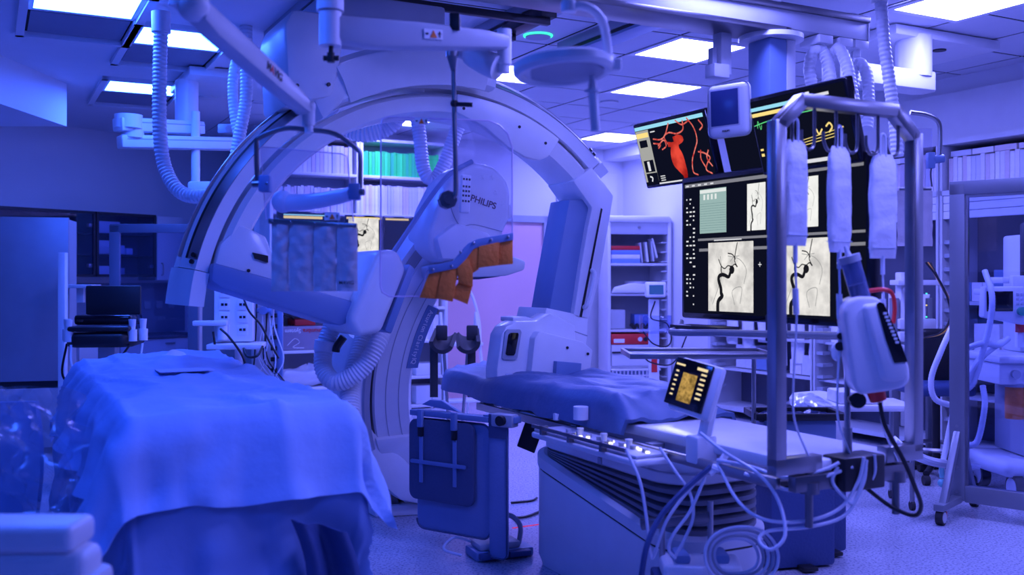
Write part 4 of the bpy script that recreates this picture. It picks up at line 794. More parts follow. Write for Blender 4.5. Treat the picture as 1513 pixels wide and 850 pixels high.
# ------------------------------------------------------------------ examination lamp at the top
el = thing('examination_lamp', 'pale round examination lamp on a curved arm below the ceiling beam', 'lamp', P(835, 120, 2.75))
part(el, 'arm_stem', B().cyl(P(840, 18, 2.75), G(839, 2.75, CEIL), 0.018, seg=18).cyl(P(840, 18, 2.75), P(840, 4, 2.75), 0.021, seg=18), M_white, world=True)
part(el, 'curved_arm', B().tube([P(842, 10, 2.75), P(862, 9, 2.75), P(882, 20, 2.76), P(893, 42, 2.78), P(899, 85, 2.8)], 0.0125, seg=12), M_white, world=True)
part(el, 'arm_joint', B().cyl(P(887, 92, 2.79), P(905, 90, 2.81), 0.02, seg=16), M_white, world=True)
hd = B().lathe([(0.02, 0.018), (0.12, 0.016), (0.14, 0.004), (0.14, -0.014), (0.13, -0.026), (0.115, -0.024), (0.11, -0.014), (0.0, -0.012)], seg=40).xf(Matrix.Translation(P(832, 97, 2.75)) @ Matrix.Rotation(math.radians(-4), 4, 'Y') @ Matrix.Rotation(math.radians(-4), 4, 'X'))
hdp = part(el, 'lamp_head', hd, M_white, world=True)
part(hdp, 'lens_plate', B().cyl((0, 0, -0.02), (0, 0, -0.012), 0.112, seg=36).xf(Matrix.Translation(P(832, 97, 2.75)) @ Matrix.Rotation(math.radians(-4), 4, 'X')), M_grey, world=True)
part(hdp, 'head_bracket', B().box(0.08, 0.16, -0.02, 0.02, -0.018, 0.014, 0.006, M=Matrix.Translation(P(832, 95, 2.75))), M_white, world=True)
part(el, 'handle', B().cyl(P(874, 100, 2.78), P(875, 116, 2.78), 0.008).cyl(P(875, 116, 2.78), P(876, 134, 2.78), 0.008, 0.014).cyl(P(876, 133, 2.78), P(876, 137, 2.78), 0.022).cyl(P(876, 137, 2.78), P(880, 194, 2.78), 0.013, 0.0125), M_white, world=True)
# ------------------------------------------------------------------ left ceiling pendant with boxes and hoses
pd = thing('ceiling_pendant', 'white ceiling pendant with two stacked horizontal arms on the left', 'ceiling pendant', P(290, 300, 7.6))
for (u0, u1, v0, v1, Y0, Y1, nm) in ((176, 360, 202, 221, 7.4, 8.0, 'lower_arm'), (173, 296, 176, 196, 7.35, 7.9, 'upper_arm')):
    a_, b_ = P(u0, (v0+v1)/2-2, Y0), P(u1, (v0+v1)/2+(4 if nm[0] == 'u' else 2), Y1); m_ = frame_m(a_, b_-a_, ZX); hh_ = (v1-v0)/F*Y0/2; ll = (b_-a_).length
    ap = part(pd, nm, B().box(0, ll, -hh_, hh_, -0.07, 0.07, 0.012, M=m_), M_white, world=True)
    part(ap, 'arm_groove', B().box(0.04, ll, hh_*0.25, hh_*0.4, 0.069, 0.072, M=m_), M_grey, world=True)
part(pd, 'arm_end_block', B().cyl(P(190, 170, 7.42), P(190, 190, 7.42), 0.10, seg=24).cyl(P(196, 190, 7.45), P(196, 204, 7.45), 0.082, seg=24), M_white, world=True)
part(pd, 'pole', B().cyl(P(289, 300, 7.75), P(289, 165, 7.75), 0.033, seg=18), M_white, world=True)
part(pd, 'ceiling_hub', B().cyl(P(276, 190, 7.95), P(276, 120, 7.95), 0.09, seg=22), M_white, world=True)
part(pd, 'pole_foot', B().box(-0.05, 0.22, -0.05, 0.05, -0.02, 0.07, 0.02, M=Matrix.Translation(P(289, 282, 7.75))), M_white, world=True)
part(pd, 'ceiling_plate', B().box(-0.55, 0.75, -0.45, 0.45, 0, 0.07, 0.01, M=Matrix.Translation((-2.2, 8.3, CEIL-0.08)) @ RM), M_white, world=True)
solo('warning_beacon', B().box(-0.10, 0.12, -0.05, 0.05, 0, 0.085, 0.012, M=Matrix.Translation(P(340, 198, 9.0))).cyl(P(338, 190, 8.93), P(338, 190, 8.9), 0.03, seg=16), M_grey, 'small grey beacon box high up behind the left hoses', 'beacon')
def hose(name, lab, pts, r, pitch=0.024, cuff=None):
    t = thing(name, lab, 'hose', pts[-1], 0, 'white corrugated cable hoses'); part(t, 'hose_body', B().hose(pts, r, pitch), M_hose, world=True)
    if cuff: part(t, 'cuff', B().cyl(cuff[0], cuff[1], r*1.28, seg=22), M_white, world=True)
hose('corrugated_hose', 'long corrugated hose curving from the left ceiling to the big arc', [P(238, 40, 5.9), P(236, 110, 5.9), P(236, 190, 5.9), P(243, 245, 5.9), P(262, 280, 5.85), P(290, 291, 5.8), P(330, 285, 5.75)], 0.043, cuff=(P(238, 18, 5.9), P(238, 48, 5.9)))
hose('corrugated_hose', 'corrugated hose behind the slanting spring arm, left strand', [P(362, 40, 6.62), P(352, 80, 6.62), P(346, 105, 6.6), P(344, 140, 6.6), P(350, 190, 6.6), P(360, 225, 6.6), P(375, 260, 6.5)], 0.036)
hose('corrugated_hose', 'corrugated hose behind the slanting spring arm, right strand', [P(364, 38, 6.5), P(364, 100, 6.5), P(363, 150, 6.5), P(354, 200, 6.5), P(345, 250, 6.5)], 0.042)
hose('corrugated_hose', 'corrugated hose looping down inside the big arc', [P(606, 78, 7.2), P(612, 150, 7.2), P(620, 200, 7.2), P(626, 250, 7.2), P(640, 266, 7.2), P(655, 245, 7.2), P(672, 200, 7.2), P(685, 160, 7.2), P(690, 78, 7.2)], 0.052)
hose('corrugated_hose', 'fat corrugated hose sagging under the top of the big arc', [P(470, 90, 6.6), P(485, 160, 6.7), P(505, 184, 6.8), P(540, 196, 6.8), P(580, 180, 6.8), P(600, 130, 6.7), P(605, 60, 6.6)], 0.07)
hose('corrugated_hose', 'left corrugated hose arching below the beam end', [P(1200, 130, 5.4), P(1196, 100, 5.4), P(1203, 76, 5.4), P(1217, 78, 5.4), P(1226, 110, 5.35), P(1228, 160, 5.3)], 0.034)
hose('corrugated_hose', 'middle corrugated hose arching below the beam end', [P(1232, 84, 5.45), P(1238, 72, 5.4), P(1250, 92, 5.35), P(1258, 130, 5.3), P(1266, 175, 5.25)], 0.034)
hose('corrugated_hose', 'right corrugated hose arching below the beam end', [P(1262, 130, 5.6), P(1260, 105, 5.6), P(1268, 92, 5.6), P(1280, 108, 5.55), P(1284, 150, 5.5), P(1281, 190, 5.45)], 0.034)
hose('corrugated_hose', 'straight corrugated hose dropping from the ceiling behind the steel frame', [P(1298, -52, 5.2), P(1301, -8, 5.2), P(1306, 60, 5.2), P(1314, 120, 5.2), P(1322, 180, 5.2), P(1326, 232, 5.2)], 0.033, cuff=(P(1299, -6, 5.2), P(1300, 4, 5.2)))
hose('corrugated_hose', 'thin articulated cable chain curling around the beam end', [P(1252, 24, 5.7), P(1266, 26, 5.65), P(1276, 42, 5.6), P(1268, 68, 5.6), P(1256, 90, 5.55)], 0.021, 0.04)
# surgical lamp mount at the upper right
sm_ = thing('ceiling_lamp_mount', 'white ceiling plate with round hub and short arm at upper right', 'ceiling mount', G(1395, 6.9, 2.78))
part(sm_, 'ceiling_plate', B().box(-0.62, 0.40, -0.36, 0.36, 0, 0.07, 0.015, M=Matrix.Translation(G(1355, 7.0, CEIL-0.075)) @ RM), M_white, world=True)
part(sm_, 'hub', B().cyl(G(1350, 6.6, 2.78), G(1350, 6.6, 3.05), 0.115, seg=28), M_white, world=True)
am = part(sm_, 'arm', B().prism([(-0.75, -0.08), (0.09, -0.1), (0.15, -0.05), (0.15, 0.05), (0.09, 0.1), (-0.75, 0.08)], -0.07, 0.055, 0.012, plane='xy').xf(Matrix.Translation(G(1350, 6.6, 2.76)) @ RM), M_white, world=True)
part(am, 'blue_ring', B().lathe([(0.03, -0.004), (0.055, -0.004), (0.055, 0.004), (0.03, 0.004)], P(1350, 117, 6.55), 22), M_bluegrey, world=True)
part(sm_, 'sensor_hole', B().cyl(G(1388, 6.85, CEIL-0.082), G(1388, 6.85, CEIL-0.07), 0.045, seg=20), M_black, world=True)
# ------------------------------------------------------------------ built-in cupboards on the left wall: x along LD from LW0, y into the wall
LMx = Matrix(((LD.x, -LN.x, 0, LW0.x), (LD.y, -LN.y, 0, LW0.y), (0, 0, 1, 0), (0, 0, 0, 1)))
def lrz(): return math.atan2(LD.y, LD.x)
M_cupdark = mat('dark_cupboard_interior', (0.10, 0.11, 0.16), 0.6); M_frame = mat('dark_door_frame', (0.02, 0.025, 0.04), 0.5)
M_cup = mat('cupboard_laminate', (0.62, 0.64, 0.70), 0.45)
def cupboard(x0, x1, z0, z1, lab, glass=True):
    t = thing('wall_cupboard', lab, 'cupboard', LMx @ Vector((x0, -0.2, z0)), lrz()); w = x1-x0; h = z1-z0
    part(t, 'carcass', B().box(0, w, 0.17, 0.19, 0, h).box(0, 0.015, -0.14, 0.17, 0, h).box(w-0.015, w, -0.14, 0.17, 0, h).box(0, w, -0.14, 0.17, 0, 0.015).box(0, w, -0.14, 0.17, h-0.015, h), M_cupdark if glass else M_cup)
    if glass:
        for k in (1, 2): part(t, 'shelf', B().box(0.015, w-0.015, -0.12, 0.17, h*k/3-0.008, h*k/3+0.008), M_frame)
        d_ = part(t, 'door', B().box(0, 0.028, -0.165, -0.142, 0, h).box(w-0.028, w, -0.165, -0.142, 0, h).box(0, w, -0.165, -0.142, 0, 0.028).box(0, w, -0.165, -0.142, h-0.028, h), M_frame)
        part(d_, 'pane', B().box(0.028, w-0.028, -0.157, -0.151, 0.028, h-0.028), M_pane)
        for z in (0.12, h-0.15): part(d_, 'hinge', B().box(w-0.07, w-0.02, -0.15, -0.10, z-0.02, z+0.02, 0.006), M_steel)
    else:
        d_ = part(t, 'door', B().box(0.003, w-0.003, -0.165, -0.142, 0.003, h-0.003, 0.003), M_cup)
        part(d_, 'handle', B().tube([(0.06, -0.165, 0.06), (0.06, -0.195, 0.075), (0.06, -0.195, 0.18), (0.06, -0.165, 0.195)], 0.007, seg=8), M_steel)
    return t
cupboard(-0.95, 0.12, 1.47, 2.17, 'glass-fronted wall cupboard behind the steel cabinet at far left')
cupboard(0.13, 0.86, 1.47, 2.17, 'glass-fronted wall cupboard holding boxes on three shelves')
cupboard(0.87, 1.22, 1.43, 2.16, 'plain pale wall cupboard door right of the glass ones', False)
def lbox(x0, x1, z0, z1, m, lab, nm='storage_box', cat='box', y0=-0.22, y1=-0.05, grp='boxes behind the cupboard glass'):
    return solo(nm, B().box(x0, x1, y0, y1, z0, z1, 0.005, M=LMx), m, lab, cat, grp)
lbox(0.20, 0.50, 1.95, 2.08, M_white, 'wide white box on the upper shelf behind cupboard glass'); lbox(0.20, 0.42, 1.72, 1.80, M_lightgrey, 'grey carton on the middle shelf behind cupboard glass')
lbox(0.22, 0.40, 1.80, 1.87, M_white, 'small flat box lying on the grey carton in the cupboard'); lbox(0.43, 0.56, 1.72, 1.82, M_paper, 'white printed packet beside the grey carton in the cupboard')
lbox(0.58, 0.66, 1.72, 1.79, M_paper, 'tiny white packet right of the printed packet in the cupboard'); lbox(0.22, 0.38, 1.49, 1.59, M_white, 'white box on the lowest cupboard shelf, left'); lbox(0.42, 0.56, 1.49, 1.57, M_lightgrey, 'grey box on the lowest cupboard shelf, right')
lbox(-0.6, -0.2, 1.72, 1.83, M_lightgrey, 'grey carton in the left glass cupboard')
# base cupboards and worktop
for i, (x0, x1, lab) in enumerate(((-0.2, 0.52, 'base unit with drawers under the dark worktop, left of two'), (0.53, 1.25, 'base unit with single front under the dark worktop, right of two'))):
    t = thing('base_cupboard', lab, 'cupboard', LMx @ Vector((x0, -0.55, 0)), lrz()); w = x1-x0
    part(t, 'carcass', B().box(0, w, 0.0, 0.5, 0.08, 0.79), M_cup)
    zs = ((0.60, 0.78), (0.36, 0.59), (0.10, 0.35)) if i == 0 else ((0.10, 0.78),)
    for z0, z1 in zs:
        f_ = part(t, 'drawer' if i == 0 else 'door', B().box(0.005, w-0.005, -0.022, 0.0, z0, z1, 0.003), M_cup)
        part(f_, 'handle', B().box(w/2-0.06, w/2+0.06, -0.045, -0.022, z1-0.06, z1-0.045, 0.004), M_steel)
solo('worktop', B().box(-0.25, 1.30, -0.60, -0.02, 0.79, 0.825, 0.006, M=LMx), M_cupdark, 'dark worktop with pale edge below the wall cupboards', 'worktop')
struct('wall_splash', B().box(-0.3, 1.5, -0.012, 0, 0.825, 1.40, M=LMx), mat('splashback', (0.25, 0.28, 0.38), 0.3))
solo('desk_phone', B().prism([(-0.12, 0), (0.12, 0), (0.12, 0.03), (-0.12, 0.09)], -0.1, 0.1, 0.01).xf(Matrix.Translation(LMx @ Vector((0.62, -0.25, 0.826)))), M_black, 'black telephone-like device on the dark worktop', 'device')
for k in range(4): solo('wall_socket', B().box(0.78+0.16*k, 0.86+0.16*k, -0.03, -0.012, 1.10, 1.19, 0.004, M=LMx), M_grey, 'grey wall socket in a row of four above the worktop', 'socket', 'row of sockets above the worktop')
# steel cabinet at the far left with pale upright
sc_ = thing('steel_cabinet', 'tall brushed steel cabinet cut by the left edge', 'cabinet', G(20, 8.2), 0.25)
part(sc_, 'cabinet_door', B().box(-0.9, 0.42, 0, 0.05, 0.60, 1.96, 0.006), mat('matt_steel_sheet', (0.34, 0.36, 0.42), 0.42, 0.55, var=0.2, nscale=3))
part(sc_, 'cabinet_body', B().box(-0.9, 0.40, 0.05, 0.5, 0.08, 1.95), M_grey); part(sc_, 'black_gap', B().box(-0.9, 0.40, 0.01, 0.05, 0.54, 0.60), M_black); part(sc_, 'lower_panel', B().box(-0.9, 0.42, 0, 0.05, 0.05, 0.54, 0.004), M_grey)
solo('upright_post', B().box(-0.028, 0.028, -0.03, 0.03, 0, 1.66, 0.004, M=Matrix.Translation(G(93, 8.0))), M_white, 'pale square post in front of the steel cabinet edge', 'post')
solo('wall_tray', B().box(-0.02, 0.24, -0.1, 0.1, 0, 0.03, 0.006, M=Matrix.Translation(P(100, 426, 8.3))).box(0.08, 0.14, -0.02, 0.02, -0.12, 0.0, 0.004, M=Matrix.Translation(P(100, 426, 8.3))), M_lightgrey, 'small pale tray arm beside the pale post', 'tray')
# dark portal frame of a mobile shield standing before the cupboards
pf = thing('mobile_shield_frame', 'tall blue-grey tubular frame of a rolling shield before the cupboards', 'radiation shield', G(170, 8.0), 0.05)
w_ = 0.62
M_pf = mat('dark_grey_frame', (0.14, 0.16, 0.22), 0.5); part(pf, 'upright', B().box(-0.04, 0.04, -0.02, 0.02, 0.12, 1.88, 0.004), M_pf); part(pf, 'upright', B().box(w_-0.04, w_+0.04, -0.02, 0.02, 0.12, 1.88, 0.004), M_pf)
part(pf, 'top_bar', B().box(-0.037, w_+0.037, -0.02, 0.02, 1.82, 1.89, 0.004), M_pf); part(pf, 'bottom_bar', B().box(0, w_, -0.02, 0.02, 0.12, 0.2, 0.004), M_pf)
part(pf, 'pane', B().box(0.037, w_-0.037, -0.004, 0.004, 0.2, 1.82), M_pane)
for x in (0, w_): part(pf, 'caster_foot', B().box(x-0.03, x+0.03, -0.3, 0.3, 0.08, 0.12, 0.004).cyl((x-0.015, -0.27, 0.04), (x+0.015, -0.27, 0.04), 0.04).cyl((x-0.015, 0.27, 0.04), (x+0.015, 0.27, 0.04), 0.04), M_grey)
# ultrasound trolley
us = thing('ultrasound_trolley', 'black ultrasound trolley with folded screen and dangling probe cables', 'ultrasound machine', G(158, 7.0), 0.15)
part(us, 'wheel_base', B().box(-0.25, 0.25, -0.25, 0.3, 0.08, 0.2, 0.04), M_black)
for x in (-0.2, 0.2):
    for y in (-0.2, 0.25): part(us, 'caster', B().cyl((x-0.015, y, 0.05), (x+0.015, y, 0.05), 0.05), M_black)
part(us, 'pillar', B().box(-0.06, 0.06, -0.02, 0.12, 0.2, 1.0, 0.02), M_lightgrey)
part(us, 'console', B().prism([(-0.23, -0.16), (-0.16, -0.24), (0.16, -0.24), (0.23, -0.16), (0.22, 0.2), (-0.22, 0.2)], 0.98, 1.08, 0.03, 3, plane='xy'), M_black)
part(us, 'palm_rest', B().prism([(-0.2, -0.24), (0.2, -0.24), (0.23, -0.1), (-0.23, -0.1)], 1.09, 1.125, 0.015, plane='xy'), M_black)
part(us, 'folded_screen', B().prism([(-0.19, -0.12), (0.19, -0.12), (0.2, 0.2), (-0.2, 0.2)], 1.13, 1.20, 0.02, plane='xy').xf(Matrix.Translation((0, 0, 0))), M_blackgloss)
part(us, 'rear_monitor', B().box(-0.2, 0.18, 0.22, 0.26, 1.12, 1.40, 0.01), M_black)
for i, (x, y) in enumerate(((-0.25, -0.05), (-0.2, -0.2), (0.21, -0.18), (0.26, -0.08))):
    h_ = part(us, 'probe_holder', B().cyl((x, y, 1.02), (x, y, 1.10), 0.032), M_white); part(h_, 'probe', B().cyl((x, y, 1.08), (x, y, 1.17), 0.018, 0.026), M_white)
for i, pts in enumerate(([(-0.25, -0.06, 1.0), (-0.27, -0.1, 0.8), (-0.2, -0.12, 0.72), (-0.1, -0.15, 0.7)], [(-0.18, -0.22, 1.0), (-0.16, -0.25, 0.85), (-0.05, -0.2, 0.76), (0.0, -0.1, 0.85)], [(0.2, -0.2, 1.0), (0.12, -0.25, 0.85), (0.2, -0.22, 0.8), (0.25, -0.18, 0.9)], [(0.26, -0.1, 1.0), (0.24, -0.15, 0.8), (0.2, -0.15, 0.7)])):
    part(us, 'probe_cable', B().tube(pts, 0.008, seg=6), M_tube if i % 2 else M_black)
# ------------------------------------------------------------------ socket column of the pendant and shelf below
sp = thing('socket_column', 'white supply column with rows of sockets left of the shelves', 'supply column', P(345, 505, 7.9), 0.15)
part(sp, 'panel', B().box(-0.15, 0.15, 0.0, 0.14, 0.0, 0.50, 0.01), M_white)
for j in range(4):
    for i in (-1, 1):
        pl_ = part(sp, 'socket', B().box(i*0.07-0.042, i*0.07+0.042, -0.008, 0.0, 0.05+0.1*j, 0.135+0.1*j, 0.003), M_white)
        part(pl_, 'socket_holes', B().box(i*0.07-0.024, i*0.07-0.004, -0.012, -0.007, 0.085+0.1*j, 0.105+0.1*j).box(i*0.07+0.004, i*0.07+0.024, -0.012, -0.007, 0.085+0.1*j, 0.105+0.1*j), M_red if j == 3 and i == -1 else M_black)
part(sp, 'shelf_plate', B().box(-0.18, 0.24, -0.2, 0.16, -0.05, -0.01, 0.008), M_white)
part(sp, 'arm_block', B().box(-0.30, -0.04, -0.1, 0.0, 0.13, 0.17, 0.01).cyl((-0.08, -0.05, 0.02), (-0.08, -0.05, 0.13), 0.04), M_white)
part(sp, 'stem', B().cyl((0.0, 0.08, 0.45), (0.0, 0.08, 0.9), 0.05), M_white)
part(sp, 'lower_pole', B().cyl((0.04, 0.0, -0.25), (0.04, 0.0, -0.05), 0.03).box(0.0, 0.08, -0.03, 0.03, -0.28, -0.2, 0.005), M_white)
part(sp, 'hanging_cable', B().tube([P(315, 490, 7.7), P(318, 520, 7.7), P(314, 545, 7.7)], 0.009), M_black, world=True)
part(sp, 'hanging_cable', B().tube([P(326, 486, 7.7), P(340, 500, 7.6), P(360, 530, 7.6), P(366, 565, 7.6), P(375, 580, 7.6)], 0.009), M_black, world=True)
part(sp, 'hanging_cable', B().tube([P(358, 436, 7.75), P(368, 460, 7.7), P(385, 480, 7.7), P(398, 505, 7.7), P(412, 530, 7.7)], 0.008), M_black, world=True)
part(sp, 'hanging_cable', B().tube([P(360, 515, 7.7), P(366, 527, 7.65), P(380, 526, 7.6), P(388, 512, 7.7)], 0.01), M_black, world=True)
part(sp, 'hanging_cable', B().tube([P(322, 510, 7.75), P(319, 540, 7.7), P(330, 560, 7.7)], 0.006), M_tube, world=True)
solo('grey_post', B().box(-0.035, 0.035, -0.04, 0.04, 0, 2.0, 0.004, M=Matrix.Translation(G(291, 8.6))), M_grey, 'slim dark post left of the socket column', 'post')
# gas hoses and valves beside the shelves
gt = thing('gas_hose_panel', 'tall white panel hung with blue valves and thin tubes', 'gas panel', G(392, 8.2))
part(gt, 'panel', B().box(-0.09, 0.06, 0, 0.03, 0.55, 1.55, 0.004), M_white); part(gt, 'dark_edge', B().box(0.07, 0.14, 0.0, 0.04, 0.4, 1.6, 0.004), M_bluegrey)
part(gt, 'valve', B().cyl((0.0, -0.08, 1.19), (0.0, 0.0, 1.19), 0.035).cyl((-0.05, -0.06, 1.19), (0.06, -0.06, 1.19), 0.02).cyl((0.06, -0.06, 1.19), (0.075, -0.06, 1.19), 0.045), M_bluegrey)
rj = random.Random(9)
for k in range(9):
    x = -0.06+0.02*k; part(gt, 'thin_tube', B().tube([(x, -0.02, 1.5), (x+rj.uniform(-.05, .05), -0.04, 1.1), (x+rj.uniform(-.08, .1), -0.06, 0.8), (x+rj.uniform(-.05, .2), -0.06, 0.6), (x+rj.uniform(0, .25), -0.05, 0.42)], 0.006, seg=6), M_tube if k % 3 else M_black)
for k in range(12): part(gt, 'bracket_tooth', B().box(0.05, 0.10, -0.03, 0.0, 0.5+0.09*k, 0.535+0.09*k, 0.004), M_black)
# ------------------------------------------------------------------ instrument table under a blue drape in the foreground
D0 = Vector((-1.20, 3.18, 0)); DW, DL, DZ = 0.68, 2.28, 1.0
dt = thing('draped_table', 'long instrument table fully covered by blue surgical drapes in the foreground', 'draped table', D0+AX*DW/2+BX*DL/2, TH)
part(dt, 'table_plate', B().box(-DW/2+0.02, DW/2-0.02, -DL/2+0.02, DL/2-0.02, DZ-0.05, DZ-0.012, 0.005), M_steel)
for sx in (-1, 1):
    for sy in (-1, 1): part(dt, 'leg', B().cyl((sx*(DW/2-0.08), sy*(DL/2-0.12), 0.05), (sx*(DW/2-0.08), sy*(DL/2-0.12), DZ-0.05), 0.02), M_steel)
for sy in (-1, 1): part(dt, 'foot_bar', B().box(-DW/2+0.04, DW/2-0.04, sy*(DL/2-0.12)-0.03, sy*(DL/2-0.12)+0.03, 0.0, 0.06, 0.01), M_steel)
def drape(ov, base, flare, seed, hem=0.0, nx=90, ny=140, zoff=0.0, slit=None):
    hx, hy = DW/2, DL/2; ovx, ovy = ov
    def fn(u, v):
        x = (-hx-ovx)+(2*hx+2*ovx)*u; y = (-hy-ovy)+(2*hy+2*ovy)*v
        ex = max(0, abs(x)-hx); ey = max(0, abs(y)-hy); s = (math.copysign(1, x), math.copysign(1, y))
        e = math.hypot(ex, ey) if ex > 0 and ey > 0 else max(ex, ey)
        bx_, by_ = max(-hx, min(hx, x)), max(-hy, min(hy, y))
        q = Vector((x*2.1, y*2.1, seed)); n1 = noise.noise(q); n2 = noise.noise(q*2.7)
        peri = (by_+hy if ex > ey else bx_+hx)
        fold = math.sin(peri*13+n1*3+seed)*0.5+math.sin(peri*29+n2*4)*0.2
        pf_ = 0.045*(abs(((x/0.29+seed*0.3) % 1)-0.5)+abs(((y/0.36+seed*0.2) % 1)-0.5))
        out = 0.8*pf_*min(1, e*8)+flare*e+0.05*fold*min(1, e*3)+0.02*n2*min(1, e*4)
        rnd = min(e, 0.05); dz = max(0, e-0.02)*math.sqrt(max(0.1, 1-flare*flare))
        dirx = s[0]*(ex/e) if e > 0 else 0; diry = s[1]*(ey/e) if e > 0 else 0
        cr = abs(noise.noise(Vector((x*3.3+y*1.2, y*1.7-x, seed+3)))); crease = 0.016*(1-min(1, cr*6))+0.012*(1-min(1, abs(noise.noise(Vector((x*1.6, y*4.2, seed+8))))*7))
        z = DZ+zoff+0.5*pf_+(0.012*n1+crease if e == 0 else 0.012*n1+crease*max(0, 1-e*5))
        if e == 0:
            z += 0.03*math.exp(-((y-0.85)**2)*8)*(1 if x > -0.2 else 0.6)
        sag = 0.03*noise.noise(Vector((peri*3, seed, 2)))
        return (bx_+dirx*(out+rnd*0.4), by_+diry*(out+rnd*0.4), max(base, z-dz+sag*min(1, e*4)))
    return B().grid(fn, nx, ny)
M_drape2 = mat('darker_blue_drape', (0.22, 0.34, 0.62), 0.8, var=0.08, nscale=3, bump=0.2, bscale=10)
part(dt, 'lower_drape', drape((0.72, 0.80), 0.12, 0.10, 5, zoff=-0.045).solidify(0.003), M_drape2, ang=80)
part(dt, 'upper_drape', drape((0.34, 0.33), 0.3, 0.30, 2, zoff=0.006).solidify(0.004), M_drape, ang=80)
part(dt, 'paper_label', B().box(-0.14, 0.10, -0.10, 0.06, 1.036, 1.039, M=Matrix.Translation((0.05, 0.18, 0))), mat('pale_blue_label', (0.5, 0.62, 0.92), 0.8))
part(dt, 'crumpled_swab', B().grid(lambda u, v: (0.08+0.12*(u-0.5), 0.75+0.1*(v-0.5), 1.055+0.03*math.sin(u*pi)*math.sin(v*pi)+0.02*noise.noise(Vector((u*4, v*4, 1)))), 8, 8).solidify(0.003), M_paper)
part(dt, 'dark_cloth', B().grid(lambda u, v: (DW/2*(0.35+0.55*u)+0.05*math.sin(v*4), -DL/2-0.15-0.03*math.sin(u*9)-0.02*v, 0.66-0.5*v-0.06*u), 24, 14).solidify(0.004), M_navy, ang=80)
# clear plastic bag on the left side of the drape
def film(u, v):
    a = 2*pi*u; r = (0.13+0.03*math.sin(a*3+v*4))*(0.5+0.6*math.sin(min(1, v+0.18)*pi*0.9)); n = noise.noise(Vector((math.cos(a)*2, math.sin(a)*2, v*6)))*0.07
    return (r*math.cos(a)*1.0+n+0.14*v-0.05, r*math.sin(a)*0.6+n, 0.24-0.50*v+0.05*n)
b = B().grid(film, 44, 30).xf(Matrix.Translation(P(58, 672, 3.55)+Vector((0, 0, 0.0))))
solo('plastic_bag', b, M_film, 'crinkled clear plastic bag hanging over the left side of the drape', 'plastic bag', ang=25)
# dark blue draped stand behind and pale plastic box in the corner
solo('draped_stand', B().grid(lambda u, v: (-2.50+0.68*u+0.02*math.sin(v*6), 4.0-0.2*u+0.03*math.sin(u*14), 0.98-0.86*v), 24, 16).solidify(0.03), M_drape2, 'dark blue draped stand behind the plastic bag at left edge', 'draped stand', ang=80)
wb = thing('plastic_container', 'pale plastic container with stepped corner at the bottom left', 'container', G(45, 2.3, 0.0))
part(wb, 'lid', B().box(-0.40, 0.125, -0.07, 0.07, 0.83, 0.895, 0.02, 3), M_white)
part(wb, 'body', B().box(-0.38, 0.15, -0.06, 0.06, 0.0, 0.835, 0.03, 3), M_white); part(wb, 'lower_step', B().box(-0.38, 0.172, -0.065, 0.065, 0.0, 0.78, 0.02, 2), M_white)
# ------------------------------------------------------------------ shelf wall at the back: x along AX from CN, y toward the wall
def bpt(x, y, z): return BM @ Vector((x, y, z))
def rackunit(x0, x1, boards, lab, name='shelf_unit', depth=0.42, z1=2.98, mt=None):
    t = thing(name, lab, 'shelf', bpt((x0+x1)/2, -0.25, 0), TH); w = (x1-x0)/2; mt = mt or M_white
    for s in (-1, 1): part(t, 'side_panel', B().box(s*w-0.018, s*w+0.018, -depth/2, depth/2, 0, z1, 0.002), mt)
    part(t, 'back_panel', B().box(-w, w, depth/2-0.01, depth/2, 0, z1), M_grey)
    for z in boards: part(t, 'shelf_board', B().box(-w+0.018, w-0.018, -depth/2, depth/2-0.01, z-0.015, z+0.015, 0.002), mt)
    return t
rackunit(-4.68, -3.74, (0.03, 0.28, 0.68, 1.12, 1.62, 2.14, 2.56, 2.96), 'tall white shelf unit of slim boxes behind the lead curtain')
rackunit(-3.70, -2.70, (0.03, 0.35, 0.75, 1.12, 1.50, 2.14, 2.56, 2.96), 'tall white shelf unit with green boxes behind the clear shield')
cart_cols = [mat('catheter_box_%d' % i, c, 0.6, var=0.12, nscale=30) for i, c in enumerate(((0.80, 0.78, 0.80), (0.66, 0.68, 0.76), (0.85, 0.85, 0.86), (0.70, 0.60, 0.62)))]
M_grnbox = [mat('green_box_%d' % i, c, 0.5) for i, c in enumerate(((0.02, 0.75, 0.10), (0.04, 0.95, 0.16), (0.02, 0.60, 0.16)))]
rb = random.Random(21); box_me = {}
def slim(w, h, d, m):
    key = (round(w, 3), round(h, 3), round(d, 3), m.name)
    if key not in box_me:
        me = B().box(-w/2, w/2, -d/2, d/2, 0, h, 0.002, 1).mesh('slim_box'); me.materials.append(m); box_me[key] = me
    return box_me[key]
def row(M, x0, x1, y, z, h, w, mats, lab, grp, name='slim_box', d=0.30, jit=0.01, rz=TH, skip=0.0, hopts=2):
    x = x0
    while x+w < x1:
        if rb.random() >= skip:
            hh_ = round(h-jit*rb.randrange(hopts), 3); me = slim(w*0.94, hh_, d, mats[rb.randrange(len(mats))])
            o = bpy.data.objects.new(name, me); COL.objects.link(o); o.location = M @ Vector((x+w/2, y+0.015*rb.random(), z)); o.rotation_euler = (0, 0, rz)
            tag(o, lab, 'box', grp)
        x += w
row(BM, -4.65, -3.76, -0.28, 2.155, 0.28, 0.036, cart_cols, 'slim pale box in the upper row behind the curtain frame', 'slim boxes on the upper left shelf', hopts=3)
row(BM, -4.65, -3.76, -0.28, 2.575, 0.30, 0.045, cart_cols, 'slim pale box in the topmost row under the big arc', 'slim boxes on the topmost shelf')
row(BM, -4.65, -3.76, -0.28, 1.635, 0.36, 0.038, cart_cols, 'slim pale box in the row behind the curtain', 'slim boxes behind the curtain')
